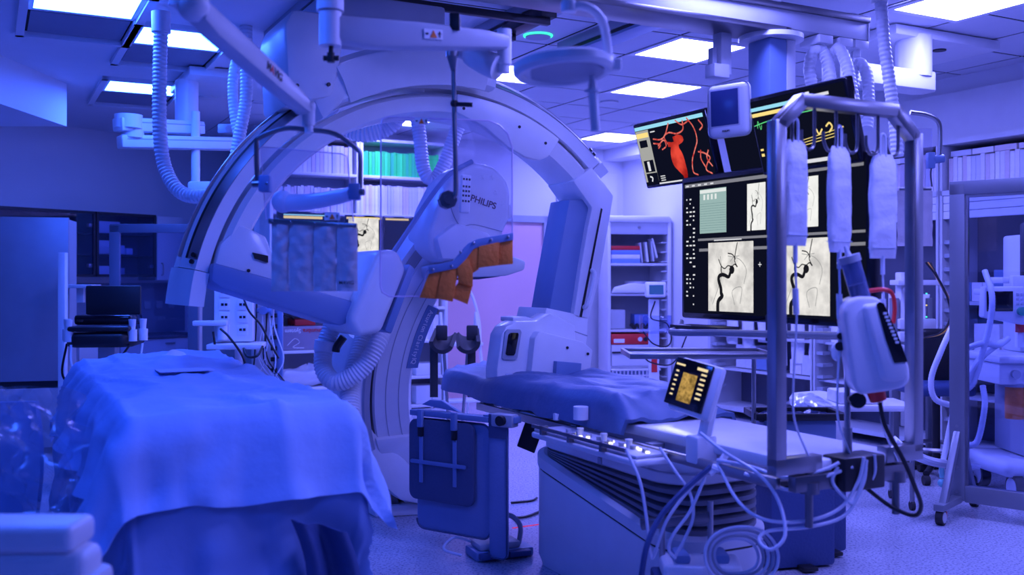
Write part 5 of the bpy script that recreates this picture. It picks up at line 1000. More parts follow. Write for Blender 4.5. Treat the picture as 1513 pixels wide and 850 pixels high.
row(BM, -4.65, -3.76, -0.28, 1.135, 0.34, 0.036, cart_cols, 'slim pale box below the blue-grey detector arm', 'slim boxes below the detector arm', hopts=3)
row(BM, -3.68, -2.75, -0.28, 2.575, 0.27, 0.036, M_grnbox, 'slim green box in the row behind the clear shield', 'green boxes on the upper shelf')
row(BM, -3.68, -2.75, -0.28, 2.155, 0.32, 0.036, cart_cols, 'slim pale box in the row below the green boxes', 'slim boxes below the green ones')
row(BM, -3.1, -2.75, -0.28, 1.135, 0.30, 0.036, cart_cols, 'slim pale box on the shelf beside the step ladder, upper', 'boxes beside the ladder')
row(BM, -3.1, -2.75, -0.28, 0.765, 0.28, 0.036, cart_cols, 'slim pale box on the shelf beside the step ladder, lower', 'boxes beside the ladder')
def bitem(x0, x1, z0, z1, m, name, lab, cat, y0=-0.42, y1=-0.12): return solo(name, B().box(x0, x1, y0, y1, z0, z1, 0.006).xf(BM), m, lab, cat)
M_pbox = mat('grey_violet_carton', (0.32, 0.28, 0.36), 0.6)
pb = thing('carton', 'grey-violet printed carton on the lower shelf left of the hoses', 'box', bpt(-4.33, -0.30, 0.70), TH)
part(pb, 'carton_body', B().box(-0.24, 0.24, -0.14, 0.14, 0, 0.25, 0.004), M_pbox)
for tx, dx, m_ in (('Penumbra', 0.11, M_red), ('System', -0.12, M_paper)):
    me = text_mesh(tx, 0.06, 0.0008); me.transform(frame_m((dx, -0.1415, 0.20), (-1, 0, 0), (0, 0, -1))); me.transform(Matrix.Translation((0, 0, 0))); part(pb, 'lettering', me, m_)
part(pb, 'line_drawing', B().tube([(-0.18, -0.142, 0.05), (-0.10, -0.142, 0.12), (-0.05, -0.142, 0.08), (-0.12, -0.142, 0.03), (0, -0.142, 0.02)], 0.003, seg=6), M_paper)
bitem(-4.05, -3.86, 0.695, 0.83, M_white, 'small_box', 'small white box right of the grey-violet carton', 'box')
bitem(-4.42, -4.2, 0.955, 1.02, M_red, 'flat_box', 'flat red-striped box on top of the grey-violet carton', 'box')
solo('cable_coil', B().tube([bpt(-4.5+0.09*math.cos(a), -0.35+0.03*math.sin(a*0.5), 0.99+0.07*math.sin(a)) for a in [k*0.6 for k in range(30)]], 0.008, seg=6), M_black, 'coil of black cable on the lower left shelf', 'cable')
def fbag(u, v):
    a = 2*pi*u; n = noise.noise(Vector((math.cos(a)*2, math.sin(a)*2, v*4)))
    r = math.sin(v*pi*0.94+0.14)*(1+0.3*n); return (0.34*r*math.cos(a), 0.12*r*math.sin(a), 0.24*v*(1+0.25*n))
solo('folded_plastic_bag', B().grid(fbag, 30, 14).xf(Matrix.Translation(bpt(-4.25, -0.28, 0.295)) @ RM), mat('white_plastic_bag', (0.75, 0.77, 0.82), 0.3), 'crumpled white plastic bag on the bottom shelf', 'bag', ang=30)
dr = thing('drawer_box', 'white drawer box under the crumpled bag', 'drawer', bpt(-4.2, -0.3, 0.04), TH)
part(dr, 'drawer_front', B().box(-0.42, 0.42, -0.17, -0.14, 0, 0.2, 0.006), M_white); part(dr, 'drawer_body', B().box(-0.41, 0.41, -0.14, 0.1, 0.0, 0.18), M_white); part(dr, 'drawer_knob', B().cyl((0.1, -0.19, 0.15), (0.1, -0.17, 0.15), 0.012), M_black)
bitem(-3.05, -2.75, 0.37, 0.50, M_white, 'small_box', 'white tray of papers beside the foot of the ladder', 'box'); bitem(-3.05, -2.74, 0.05, 0.25, M_white, 'small_box', 'white box on the floor shelf beside the ladder', 'box')
# viewing monitors in front of the shelves
def small_mon(uc, Y, w, h, zb, lab, content):
    M = frame_m((G(uc, Y).x-w/2*AX.x, Y-w/2*AX.y, zb), AX, ZX); return monitor('viewing_monitor', lab, 'monitor', M, w, h, 0.012, content, 0.03)
def sm_a(add, w, h):
    add('title_bar', B().rect(0, h*0.93, w, h*0.98, 0.001), E_yel); angio(add, 0.02, 0.04, w-0.05, h*0.86)
    add('caption', B().rect(0.05, 0.01, 0.12, 0.03, 0.001), E_yel)
def sm_b(add, w, h): add('title_bar', B().rect(0.01, h*0.93, w*0.75, h*0.975, 0.001), E_yel)
def sm_c(add, w, h): add('title_bar', B().rect(0.05, h*0.86, w*0.75, h*0.92, 0.001), E_yel); add('green_bar', B().rect(0.05, h*0.78, w*0.72, h*0.80, 0.001), E_grn); add('cyan_bar', B().rect(0.05, h*0.93, w*0.85, h*0.96, 0.001), E_cy)
small_mon(538, 9.75, 0.36, 0.40, 1.66, 'small screen with vessel picture between curtain and clear shield', sm_a)
small_mon(592, 9.95, 0.34, 0.40, 1.66, 'dark screen with yellow top line behind the clear shield', sm_b)
small_mon(455, 9.5, 0.57, 0.42, 1.66, 'wide dark screen with yellow and green lines behind the curtain', sm_c)
ds = thing('monitor_desk', 'narrow white desk carrying the three small screens', 'desk', G(530, 9.8), TH)
part(ds, 'desk_top', B().box(-0.95, 0.55, -0.2, 0.2, 1.60, 1.635, 0.005), M_white)
for x in (-0.9, 0.5): part(ds, 'desk_post', B().box(x-0.02, x+0.02, -0.05, 0.05, 0, 1.60), M_grey)
# ------------------------------------------------------------------ step ladder and black leg supports before the door
ld = thing('step_ladder', 'white folding step ladder standing before the pink door', 'ladder', G(678, 10.3), 0.35)
for s in (-1, 1):
    part(ld, 'front_rail', B().tube([(s*0.22, -0.30, 0), (s*0.20, -0.10, 0.72), (s*0.19, 0.02, 1.1)], 0.016, sm=2), M_white); part(ld, 'rear_rail', B().cyl((s*0.2, 0.35, 0), (s*0.19, 0.02, 1.1), 0.014), M_white)
part(ld, 'hand_loop', B().tube([(0.2, -0.10, 0.72), (0.22, 0.0, 1.0), (0.17, 0.05, 1.25), (0.10, 0.08, 1.36), (0.0, 0.08, 1.34)], 0.016), M_white)
for z, y in ((0.22, -0.24), (0.47, -0.18), (0.78, -0.08)): part(ld, 'tread', B().box(-0.21, 0.21, y-0.09, y+0.09, z-0.015, z+0.015, 0.004), M_white)
ls = thing('leg_support_stand', 'black padded leg supports with straps standing before the ladder', 'leg support', G(672, 8.6))
for (u, tw) in ((656, 0.25), (691, -0.25)):
    c = P(u, 515, 8.6)-G(672, 8.6)
    cu = B().grid(lambda a, v: (0.11*math.sin((a-0.5)*2.6), -0.16+0.32*v, -0.11*math.cos((a-0.5)*2.6)+0.04*v), 14, 6).solidify(0.035).xf(Matrix.Translation(c+Vector((0, 0, 0.1))) @ Matrix.Rotation(tw, 4, 'Y') @ Matrix.Rotation(0.2, 4, 'X'))
    pu = part(ls, 'padded_cup', cu, M_rubber); part(pu, 'cup_wing', B().box(-0.05, 0.05, -0.02, 0.02, 0, 0.13, 0.012, M=Matrix.Translation(c+Vector((0.04 if u > 670 else -0.02, 0, 0.07)))), M_rubber)
    part(ls, 'strap', B().box(-0.05, 0.02, -0.006, 0.006, -0.42, 0.02, 0.003, M=Matrix.Translation(c+Vector((0.05 if u > 670 else -0.07, -0.02, 0)))), M_black)
    part(ls, 'support_pole', B().cyl(c+Vector((0, 0, -0.02)), Vector((c.x*0.5, 0, 0.05)), 0.014), M_steel)
part(ls, 'foot_plate', B().box(-0.22, 0.22, -0.2, 0.2, 0, 0.05, 0.01), M_black)
# ------------------------------------------------------------------ open cabinet in the corner
oc = thing('open_cabinet', 'white open-fronted cabinet with roller shutter in the far corner', 'cabinet', bpt(-0.32, -0.72, 0), TH-0.35)
w = 0.37
for s in (-1, 1): part(oc, 'side_panel', B().box(s*w-0.02, s*w+0.02, -0.25, 0.25, 0, 2.18, 0.006), M_white)
part(oc, 'top_panel', B().box(-w, w, -0.27, 0.25, 2.12, 2.2, 0.015), M_white); part(oc, 'back_panel', B().box(-w, w, 0.23, 0.25, 0, 2.15), M_grey)
sh = part(oc, 'rolled_shutter', B().box(-w+0.02, w-0.02, -0.24, -0.21, 1.98, 2.12, 0.004), M_lightgrey); part(sh, 'shutter_lock', B().cyl((0, -0.25, 2.06), (0, -0.24, 2.06), 0.018), M_steel)
for z in (1.62, 1.26, 0.83, 0.40, 0.05): part(oc, 'shelf_board', B().box(-w+0.02, w-0.02, -0.23, 0.23, z-0.014, z+0.014, 0.002), M_white)
for k in range(16): part(oc, 'rack_tooth', B().box(w-0.09, w-0.02, -0.22, 0.1, 0.15+0.115*k, 0.165+0.115*k, 0.003), M_lightgrey)
OM = W[oc]
def oitem(b, m, name, lab, cat): return solo(name, b.xf(OM), m, lab, cat)
for k in range(4): oitem(B().box(-0.33, 0.02, -0.2, 0.0, 1.637+0.052*k, 1.687+0.052*k, 0.003), (mat('blue_carton', (0.2, 0.35, 0.75), 0.5), M_paper, bpy.data.materials.get('blue_carton'), M_red)[k] or M_paper, 'flat_carton', ('lowest', 'second', 'third', 'topmost')[k]+' flat carton of the small stack in the corner cabinet', 'box')
for k in range(4): oitem(B().box(0.04+0.07*k, 0.06+0.07*k, -0.2, 0.0, 0, 0.24, 0.004, M=Matrix.Translation((0.0, 0, 1.637)) @ Matrix.Rotation(-0.12, 4, 'Y') if k < 3 else Matrix.Translation((-0.02, 0, 1.637)) @ Matrix.Rotation(-0.25, 4, 'Y')), M_paper if k % 2 else M_lightgrey, 'packet', ('first', 'second', 'third', 'last')[k]+' leaning pale packet right of the carton stack in the cabinet', 'packet')
oitem(B().cyl((0.0, -0.05, 1.277), (0.0, -0.05, 1.42), 0.13, seg=22), M_lightgrey, 'round_tub', 'round grey tub on the second cabinet shelf', 'tub')
oitem(B().prism([(-0.34, 1.28), (-0.30, 1.35), (-0.1, 1.40), (0.1, 1.38), (0.34, 1.28)], -0.28, -0.19, 0.015), M_white, 'curved_cover', 'white curved cover lying before the round tub', 'cover')
o1 = oitem(B().box(-0.34, -0.16, -0.2, 0.0, 0.85, 1.08, 0.012), M_lightgrey, 'small_device', 'small grey device with dark display on the cabinet shelf', 'device')
oitem(B().box(-0.02, 0.22, -0.1, 0.1, 0.85, 1.02, 0.004), mat('blue_box', (0.15, 0.25, 0.6), 0.5), 'blue_box', 'plain blue box behind the cables in the cabinet', 'box')
oitem(B().tube([(-0.1+0.35*k/14, -0.2, 0.88+0.025*math.sin(k*2.3)) for k in range(15)], 0.02, seg=6), M_black, 'cable_bundle', 'bundle of black cables on the cabinet shelf', 'cable')
rd = thing('red_top_drawer_unit', 'white drawer unit with red control strip in the corner cabinet', 'drawer unit', OM @ Vector((-0.10, -0.18, 0.415)), TH-0.35)
part(rd, 'body', B().box(-0.24, 0.27, -0.08, 0.25, 0, 0.25, 0.006), M_white); rs = part(rd, 'red_strip', B().box(-0.245, 0.275, -0.09, 0.25, 0.255, 0.375, 0.006), M_red)
part(rs, 'white_plate', B().box(-0.22, -0.09, -0.096, -0.088, 0.275, 0.32), M_paper)
for x, m_ in ((0.1, M_white), (0.165, M_black), (0.23, M_black)): part(rs, 'dial', B().cyl((x, -0.105, 0.315), (x, -0.088, 0.315), 0.026), m_)
part(rd, 'drawer_handle', B().box(-0.24, -0.05, -0.11, -0.08, 0.15, 0.17, 0.004), M_black)
bk = thing('mesh_basket', 'white plastic slotted basket on the lowest visible cabinet shelf', 'basket', OM @ Vector((-0.05, -0.16, 0.225)), TH-0.35)
part(bk, 'rim', B().box(-0.3, 0.3, -0.13, 0.13, 0.13, 0.155, 0.006), M_white); part(bk, 'floor', B().box(-0.28, 0.28, -0.11, 0.11, 0, 0.015), M_white); part(bk, 'inside', B().box(-0.27, 0.27, -0.09, 0.1, 0.015, 0.13), M_bluegrey)
for k in range(13): part(bk, 'slat', B().box(-0.29+0.046*k, -0.275+0.046*k, -0.125, -0.11, 0.0, 0.135), M_white)
for z in (0.005, 0.065): part(bk, 'crossbar', B().box(-0.29, 0.29, -0.122, -0.112, z, z+0.018), M_white)
# small patient monitor on a post
pm = thing('small_monitor_post', 'small white monitor with blue display on a slim post', 'monitor', G(966, 9.6), 0.1)
part(pm, 'post', B().box(-0.05, 0.05, -0.02, 0.02, 0, 1.25, 0.006), M_white)
ca_ = part(pm, 'monitor_casing', B().box(-0.10, 0.10, -0.10, -0.03, 1.27, 1.42, 0.02, 3), M_white); part(ca_, 'blue_display', B().box(-0.07, 0.07, -0.104, -0.098, 1.30, 1.39, 0.003), emit('blue_display', (0.03, 0.09, 0.5), 0.9))
wb_ = part(pm, 'wire_basket', B().box(-0.15, 0.13, -0.17, -0.02, 0.93, 0.945, 0.003), M_pane)
for a in ((-0.15, 0.13, -0.17, -0.162), (-0.15, -0.142, -0.17, -0.02), (0.122, 0.13, -0.17, -0.02)): part(wb_, 'basket_side', B().box(*a, 0.945, 1.10, 0.002), M_pane)
part(pm, 'red_label', B().box(-0.028, 0.028, -0.026, -0.02, 0.55, 0.72), M_red)
part(pm, 'coiled_cable', B().tube([P(968, 445, 9.5), P(962, 470, 9.5), P(985, 478, 9.5), P(992, 500, 9.5), P(985, 512, 9.5), P(965, 508, 9.5), P(950, 490, 9.5)], 0.007, seg=6), M_black, world=True)
part(pm, 'coiled_cable', B().tube([P(1015, 495, 9.4), P(1000, 530, 9.4), P(985, 540, 9.4), P(960, 535, 9.4), P(950, 525, 9.4)], 0.007, seg=6), M_black, world=True)
for x in (-0.17, 0.17): part(pm, 'foot', B().box(min(0, x), max(0, x), -0.2, 0.2, 0, 0.05, 0.01), M_white)
# ------------------------------------------------------------------ right wall cupboards: x along wall from CN toward the camera, y out of the wall (toward the room)
RWM = Matrix(((-BX.x, -AX.x, 0, CN.x), (-BX.y, -AX.y, 0, CN.y), (0, 0, 1, 0), (0, 0, 0, 1)))
RRZ = math.atan2(-BX.y, -BX.x)
def rpt(x, y, z): return RWM @ Vector((x, y, z))
# mirrored frame: build in RWM world coordinates
def rthing(name, lab, cat, x, y, z=0, grp=None): return thing(name, lab, cat, rpt(x, y, z), 0, grp)
def rbox(x0, x1, y0, y1, z0, z1, bev=0.0):
    b = B().box(x0, x1, y0, y1, z0, z1, bev, 1).xf(RWM); bmesh.ops.recalc_face_normals(b.bm, faces=b.bm.faces[:]); return b
for (x0, x1, lab) in ((2.3, 3.8, 'open wall cupboard below the large screen'), (3.82, 5.2, 'open wall cupboard between the steel frame and the rolling shield'), (5.22, 7.2, 'open wall cupboard behind the rolling shield glass at the right edge')):
    t = rthing('wall_cabinet', lab, 'cabinet', x0, 0.2)
    for x in (x0, x1): part(t, 'side_panel', rbox(x-0.02, x+0.02, 0.01, 0.45, 0, 2.56), M_lightgrey, world=True)
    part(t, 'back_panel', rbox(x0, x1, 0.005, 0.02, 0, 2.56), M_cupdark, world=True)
    for z in (0.1, 2.14, 2.55): part(t, 'shelf_board', rbox(x0, x1, 0.02, 0.45, z-0.02, z+0.02), M_lightgrey, world=True)
    for z in (0.5, 0.85): part(t, 'shelf_board', rbox(x0+0.02, x1-0.02, 0.02, 0.40, z-0.01, z+0.01), M_lightgrey, world=True)
    for k in range(3): part(t, 'shutter_slat', rbox(x0+0.02, x1-0.02, 0.41, 0.44, 1.93+0.064*k, 1.99+0.064*k, 0.004), M_white, world=True)
    for k in range(14): part(t, 'rack_tooth', rbox(x0+0.02, x0+0.10, 0.30, 0.43, 0.3+0.11*k, 0.33+0.11*k), M_grey, world=True)
for x0, x1, lab in ((3.86, 5.17, 'slim pale box on top of the wall cupboards beside the hanging rod'), (5.26, 6.6, 'slim pale box on top of the wall cupboards above the rolling shield')):
    row(RWM, x0, x1, 0.25, 2.161, 0.27, 0.042, cart_cols, lab, 'slim boxes on top of the wall cupboards', rz=TH+pi/2, d=0.28)
    row(RWM, x0, x1, 0.25, 2.435, 0.045, 0.2, cart_cols, 'flat pale box lying on the row of slim boxes '+('near the rod' if x0 < 5 else 'above the shield'), 'flat boxes lying on the slim ones', rz=TH+pi/2, d=0.25, skip=0.4, hopts=1)
# hanging white packages and pale packs inside the cupboards
rp = random.Random(4)
for k in range(11):
    x = 2.5+0.24*k; h_ = 0.5+0.25*rp.random(); z_ = 1.25-0.25*rp.random()
    def pk(u, v, x=x, h_=h_, k=k): return (x+0.19*(u-0.5)*(1-0.1*v), 0.30+0.03*math.sin(pi*u)+0.02*noise.noise(Vector((u*3, v*6, k))), 1.32-h_*v)
    b = B().grid(pk, 8, 12).solidify(0.02).xf(RWM); bmesh.ops.recalc_face_normals(b.bm, faces=b.bm.faces[:])
    solo('hanging_pack', b, M_bag if k % 3 else M_paper, 'pale plastic pack hanging in the open wall cupboards', 'pack', 'packs hanging in the wall cupboards', ang=70)
# wall mounted equipment behind the steel post at right: equipment tower
tw = thing('equipment_tower', 'white rack of pumps and modules behind the right steel post', 'equipment rack', G(1348, 7.75))
part(tw, 'rack_pole', B().box(-0.16, -0.10, 0, 0.06, 0, 1.30, 0.006).box(0.12, 0.16, 0, 0.05, 0, 1.30, 0.006), M_alu)
part(tw, 'rack_body', B().box(-0.09, 0.05, 0.0, 0.12, 0.3, 1.5, 0.01), M_white); part(tw, 'red_module', B().box(0.015, 0.07, -0.03, 0.0, 1.12, 1.45, 0.004), M_red)
for k in range(3): part(tw, 'pump_module', B().box(-0.12, 0.16, -0.06, 0.0, 0.86+0.10*k, 0.94+0.10*k, 0.008), M_white)
for k, c in enumerate((M_greenled, E_yel, M_greenled)): part(tw, 'status_lamp', B().box(0.08, 0.09, -0.065, -0.055, 1.15+0.09*k, 1.16+0.09*k), c)
part(tw, 'top_shelf', B().box(-0.14, 0.2, -0.08, 0.1, 1.40, 1.44, 0.006).cyl((-0.06, -0.05, 1.37), (-0.06, -0.09, 1.37), 0.03), M_white)
for k, (du, c) in enumerate(((0, M_black), (6, mat('orange_cable', (0.85, 0.4, 0.05), 0.5)), (12, M_black), (18, M_black))):
    part(tw, 'hanging_cable', B().tube([P(1368+du*0.4, 388, 6.9), P(1385+du*0.5, 410+du, 6.85), P(1400+du*0.3, 440+du*0.6, 6.8), P(1404, 470+du, 6.8), P(1390, 492+du*0.3, 6.8), P(1365, 500, 6.85)], 0.008, seg=6), c, world=True)
part(tw, 'base', B().box(-0.25, 0.25, -0.2, 0.25, 0, 0.08, 0.02), M_black)
# lead curtain on a hanging rod behind the right post
c2 = thing('hanging_lead_curtain', 'grey lead curtain panel hanging on a bent rod behind the right post', 'radiation shield', P(1352, 366, 5.6))
part(c2, 'bent_rod', B().tube([P(1345, 166, 5.6), P(1370, 170, 5.6), P(1386, 180, 5.6), P(1389, 200, 5.6), P(1388, 232, 5.6)], 0.013, seg=10, sm=4), M_steel, world=True)
part(c2, 'rod_clamp', B().cyl(P(1378, 236, 5.6), P(1394, 234, 5.6), 0.024).box(-0.02, 0.02, -0.02, 0.02, -0.05, 0.04, 0.005, M=Matrix.Translation(P(1375, 236, 5.6))), M_bluegrey, world=True)
part(c2, 'chain', B().tube([P(1377, 245, 5.6), P(1375, 258, 5.6), P(1377, 276, 5.6)], 0.005, seg=6), M_darksteel, world=True)
part(c2, 'clear_panel', B().grid(lambda u, v: P(1330+47*u, 190+86*v, 5.61), 2, 2).solidify(0.005), M_glass, world=True)
part(c2, 'curtain_rail', B().box(-0.09, 0.09, -0.01, 0.01, -0.01, 0.01, 0.003, M=Matrix.Translation(P(1352, 279, 5.6))), M_steel, world=True)
for k in range(2): part(c2, 'curtain_strip', B().grid(lambda u, v, k=k: P(1326+26*k+25*u, 282+82*v, 5.6)-Vector((0, 0.02*math.sin(pi*u)+0.01*noise.noise(Vector((u*3, v*7, k))), 0)), 8, 16).solidify(0.004), M_greycloth, world=True, ang=70)
# ------------------------------------------------------------------ rolling shield with aluminium frame
rsx = thing('rolling_glass_shield', 'aluminium framed glass shield on casters at the right edge', 'radiation shield', G(1416, 6.1), -0.72)
part(rsx, 'upright', B().box(-0.045, 0.045, -0.03, 0.03, 0.10, 2.03, 0.004), M_alu); part(rsx, 'upright', B().box(0.86, 0.95, -0.03, 0.03, 0.10, 2.03, 0.004), M_alu)
part(rsx, 'top_bar', B().box(-0.045, 0.95, -0.03, 0.03, 1.96, 2.045, 0.004), M_alu); part(rsx, 'bottom_bar', B().box(0.045, 0.86, -0.03, 0.03, 0.09, 0.19, 0.004), M_alu)
part(rsx, 'inner_bead', B().box(0.045, 0.06, -0.015, 0.015, 0.19, 1.96).box(0.06, 0.86, -0.015, 0.015, 1.945, 1.96), M_steel)
part(rsx, 'pane', B().box(0.06, 0.86, -0.006, 0.006, 0.19, 1.945), M_pane)
for x in (0, 0.9):
    for s in (-1, 1):
        part(rsx, 'brace', B().prism([(s*0.03, 0.52), (s*0.03, 0.45), (s*0.24, 0.12), (s*0.30, 0.12)], x-0.02, x+0.02, 0.003, plane='yz'), M_alu)
        f_ = part(rsx, 'foot', B().box(x-0.03, x+0.03, min(s*0.02, s*0.36), max(s*0.02, s*0.36), 0.085, 0.125, 0.004), M_alu)
        part(f_, 'caster_wheel', B().cyl((x-0.02, s*0.32, 0.045), (x+0.02, s*0.32, 0.045), 0.045, seg=20), M_rubber); part(f_, 'caster_hub', B().cyl((x-0.024, s*0.32, 0.045), (x+0.024, s*0.32, 0.045), 0.032, seg=18), M_lightgrey)
        part(f_, 'brake_pedal', B().box(x-0.015, x+0.015, s*0.27-0.02, s*0.27+0.02, 0.03, 0.07, 0.004), M_red)
for z in (0.55, 0.3, 0.15): part(rsx, 'bolt', B().cyl((0.0, -0.034, z), (0.0, -0.03, z), 0.01, seg=8), M_steel)
# ------------------------------------------------------------------ anaesthesia machine behind the glass
an = thing('anaesthesia_machine', 'white anaesthesia machine with screens and hoses behind the rolling shield', 'anaesthesia machine', G(1490, 6.75))
L0 = G(1490, 6.75)
def A_(u, v, Y): return P(u, v, Y)-L0
part(an, 'wheeled_base', B().prism([(-0.16, -0.3), (0.5, -0.3), (0.5, 0.3), (-0.16, 0.3), (-0.2, 0.0)], 0.15, 0.26, 0.05, 3, plane='xy'), M_white)
for x in (-0.08, 0.42):
    for y in (-0.26, 0.22):
        wv = part(an, 'wheel', B().cyl((x-0.03, y, 0.085), (x+0.03, y, 0.085), 0.085, seg=20), M_rubber); part(wv, 'wheel_disc', B().cyl((x-0.034, y, 0.085), (x+0.034, y, 0.085), 0.065, seg=18), M_lightgrey)
part(an, 'drawer_block', B().box(0.02, 0.5, -0.25, 0.25, 0.27, 0.76, 0.02), M_grey)
for k in range(2): part(an, 'drawer_front', B().box(0.02, 0.5, -0.27, -0.25, 0.29+0.23*k, 0.50+0.23*k, 0.008), M_lightgrey)
part(an, 'worktop', B().box(-0.22, 0.5, -0.32, 0.25, 0.90, 0.95, 0.015), M_white); part(an, 'control_block', B().box(-0.2, 0.5, -0.28, 0.22, 0.76, 0.90, 0.015), M_white)
for x in (-0.1, 0.0, 0.07): part(an, 'control_dial', B().cyl((x, -0.31, 0.83), (x, -0.28, 0.83), 0.028 if x else 0.04), M_grey if x else M_white)
part(an, 'absorber_canister', B().cyl((-0.06, -0.2, 0.53), (-0.06, -0.2, 0.76), 0.058, seg=22), mat('amber_canister', (0.75, 0.2, 0.05), 0.35)); part(an, 'canister_collar', B().cyl((-0.06, -0.2, 0.74), (-0.06, -0.2, 0.78), 0.07, seg=22), M_grey)
part(an, 'rear_column', B().box(0.08, 0.5, 0.0, 0.25, 0.95, 1.75, 0.02), M_white)
part(an, 'upper_shelf', B().box(-0.15, 0.5, -0.15, 0.2, 1.34, 1.38, 0.01), M_white)
vm = part(an, 'ventilator_screen', B().prism([(-0.33, 1.20), (-0.32, 1.40), (-0.05, 1.40), (-0.03, 1.18), (-0.06, 1.15)], -0.34, -0.26, 0.015), M_white)
part(vm, 'ventilator_display', B().box(-0.31, -0.14, -0.345, -0.335, 1.24, 1.37, 0.004), M_blackgloss); part(vm, 'ventilator_knob', B().cyl((-0.09, -0.37, 1.24), (-0.09, -0.335, 1.24), 0.028), mat('green_knob', (0.05, 0.35, 0.25), 0.4))
for k in range(6): part(vm, 'ventilator_key', B().box(-0.12+0.028*(k % 2), -0.10+0.028*(k % 2), -0.345, -0.335, 1.28+0.03*(k//2), 1.30+0.03*(k//2), 0.003), M_lightgrey)
me = text_mesh('40', 0.055, 0.001); me.transform(frame_m(A_(1494, 465, 6.47), (1, 0, 0), ZX)); part(an, 'printed_number', me, M_black)
part(an, 'number_plate', B().box(*[-0.01, 0.2, -0.275, -0.255, 1.07, 1.37], 0.006), M_white)
part(an, 'gauge', B().cyl((0.03, -0.285, 1.29), (0.03, -0.275, 1.29), 0.045, seg=20), M_grey)
pmn = part(an, 'patient_monitor', B().box(0.01, 0.5, -0.2, -0.12, 1.45, 1.82, 0.015), M_black)
part(pmn, 'monitor_display', B().box(0.03, 0.48, -0.204, -0.198, 1.48, 1.79, 0.002), E_blk); part(pmn, 'monitor_trace', B().box(0.03, 0.3, -0.207, -0.203, 1.59, 1.60), E_yel); part(pmn, 'monitor_bar', B().box(0.03, 0.3, -0.207, -0.203, 1.755, 1.775), E_cy); part(pmn, 'monitor_reading', B().box(0.03, 0.06, -0.207, -0.203, 1.52, 1.535).box(0.08, 0.11, -0.207, -0.203, 1.515, 1.53), E_red)
part(an, 'flow_tray', B().box(-0.14, 0.08, -0.2, 0.0, 1.42, 1.46, 0.008).box(-0.1, 0.3, -0.26, -0.2, 1.36, 1.47, 0.01), M_white)
for k in range(2): part(an, 'medicine_box', B().box(-0.06+0.11*k, 0.03+0.11*k, -0.24, -0.2, 1.0, 1.15, 0.004), (M_paper, M_bluegrey)[k], label='small medicine box'); 
for k in range(2): part(an, 'red_packet', B().box(-0.08+0.12*k, 0.0+0.12*k, -0.26, -0.245, 1.10, 1.2, 0.003), M_red)
for i, pts in enumerate(([(1428, 515, 6.3), (1450, 508, 6.3), (1475, 510, 6.35), (1490, 500, 6.45)], [(1428, 570, 6.3), (1440, 540, 6.3), (1460, 520, 6.35), (1480, 505, 6.4)], [(1408, 480, 6.5), (1390, 520, 6.45), (1376, 560, 6.45), (1382, 590, 6.45), (1410, 600, 6.45)], [(1410, 600, 6.4), (1402, 640, 6.4), (1394, 680, 6.35), (1391, 700, 6.3)], [(1455, 400, 6.4), (1466, 440, 6.3), (1460, 490, 6.3), (1440, 560, 6.3), (1430, 575, 6.3)], [(1452, 570, 6.35), (1455, 600, 6.3), (1445, 650, 6.3), (1430, 660, 6.3)])):
    part(an, 'breathing_hose', B().hose([A_(*q) for q in pts], 0.02, 0.018, 10), M_tube)
part(an, 'breathing_bulb', B().ball(A_(1392, 714, 6.3), 0.028, 14).cyl(A_(1391, 690, 6.3), A_(1392, 706, 6.3), 0.016), mat('teal_bulb', (0.25, 0.65, 0.7), 0.3))
# task chair, black
tc_ = thing('task_chair', 'dark task chair behind the right steel post', 'chair', G(1379, 7.2))
part(tc_, 'seat', B().box(-0.22, 0.22, -0.22, 0.2, 0.62, 0.70, 0.03, 3), M_navy); part(tc_, 'backrest', B().box(-0.02, 0.2, 0.15, 0.2, 0.64, 1.08, 0.03, 3), M_black); part(tc_, 'gas_spring', B().cyl((0.02, 0, 0.12), (0.02, 0, 0.62), 0.028), M_black)
part(tc_, 'foot_ring', B().lathe([(0.20, 0.24), (0.215, 0.255), (0.23, 0.24), (0.215, 0.225), (0.20, 0.24)], seg=28), M_steel)
for k in range(5):
    a = k*2*pi/5+0.3; l_ = part(tc_, 'base_leg', B().cyl((0.02, 0, 0.14), (0.02+0.27*math.cos(a), 0.27*math.sin(a), 0.08), 0.022), M_black); part(l_, 'chair_caster', B().cyl((0.02+0.27*math.cos(a)-0.02, 0.27*math.sin(a), 0.035), (0.04+0.27*math.cos(a), 0.27*math.sin(a), 0.035), 0.035), M_rubber)
# ------------------------------------------------------------------ contrast injector on its pole at the table end
INY = 3.62
ij = thing('contrast_injector', 'white contrast injector with syringe on a pole at the table end', 'injector', P(1252, 690, INY))
part(ij, 'pole', B().cyl(P(1252, 694, INY), P(1252, 490, INY), 0.011, seg=14).cyl(P(1252, 690, INY), P(1252, 632, INY), 0.017, seg=14), M_steel, world=True)
IY = INY-0.10
def ipx(pts): return [((u-1290)/F*IY, (500-v)/F*IY) for u, v in pts]
IM = frame_m(P(1290, 500, IY), (1, -0.12, 0), (0, 0, 1))
bd_ = part(ij, 'body', B().prism(ipx([(1243, 460), (1248, 446), (1262, 438), (1290, 438), (1300, 447), (1322, 500), (1337, 542), (1338, 560), (1330, 570), (1308, 576), (1268, 582), (1258, 572), (1250, 520)]), -0.09, 0.05, 0.02, 3, plane='xy').xf(IM), M_whitegloss, world=True)
part(bd_, 'front_bulge', B().prism(ipx([(1268, 450), (1296, 446), (1318, 496), (1334, 540), (1334, 556), (1316, 562), (1296, 560), (1280, 500)]), 0.03, 0.075, 0.018, 3, plane='xy').xf(IM), M_white, world=True)
part(bd_, 'black_panel', B().prism(ipx([(1287, 449), (1292, 445), (1298, 448), (1320, 500), (1331, 532), (1312, 534), (1300, 500)]), 0.07, 0.079, 0.003, plane='xy').xf(IM), M_blackgloss, world=True)
b = B()
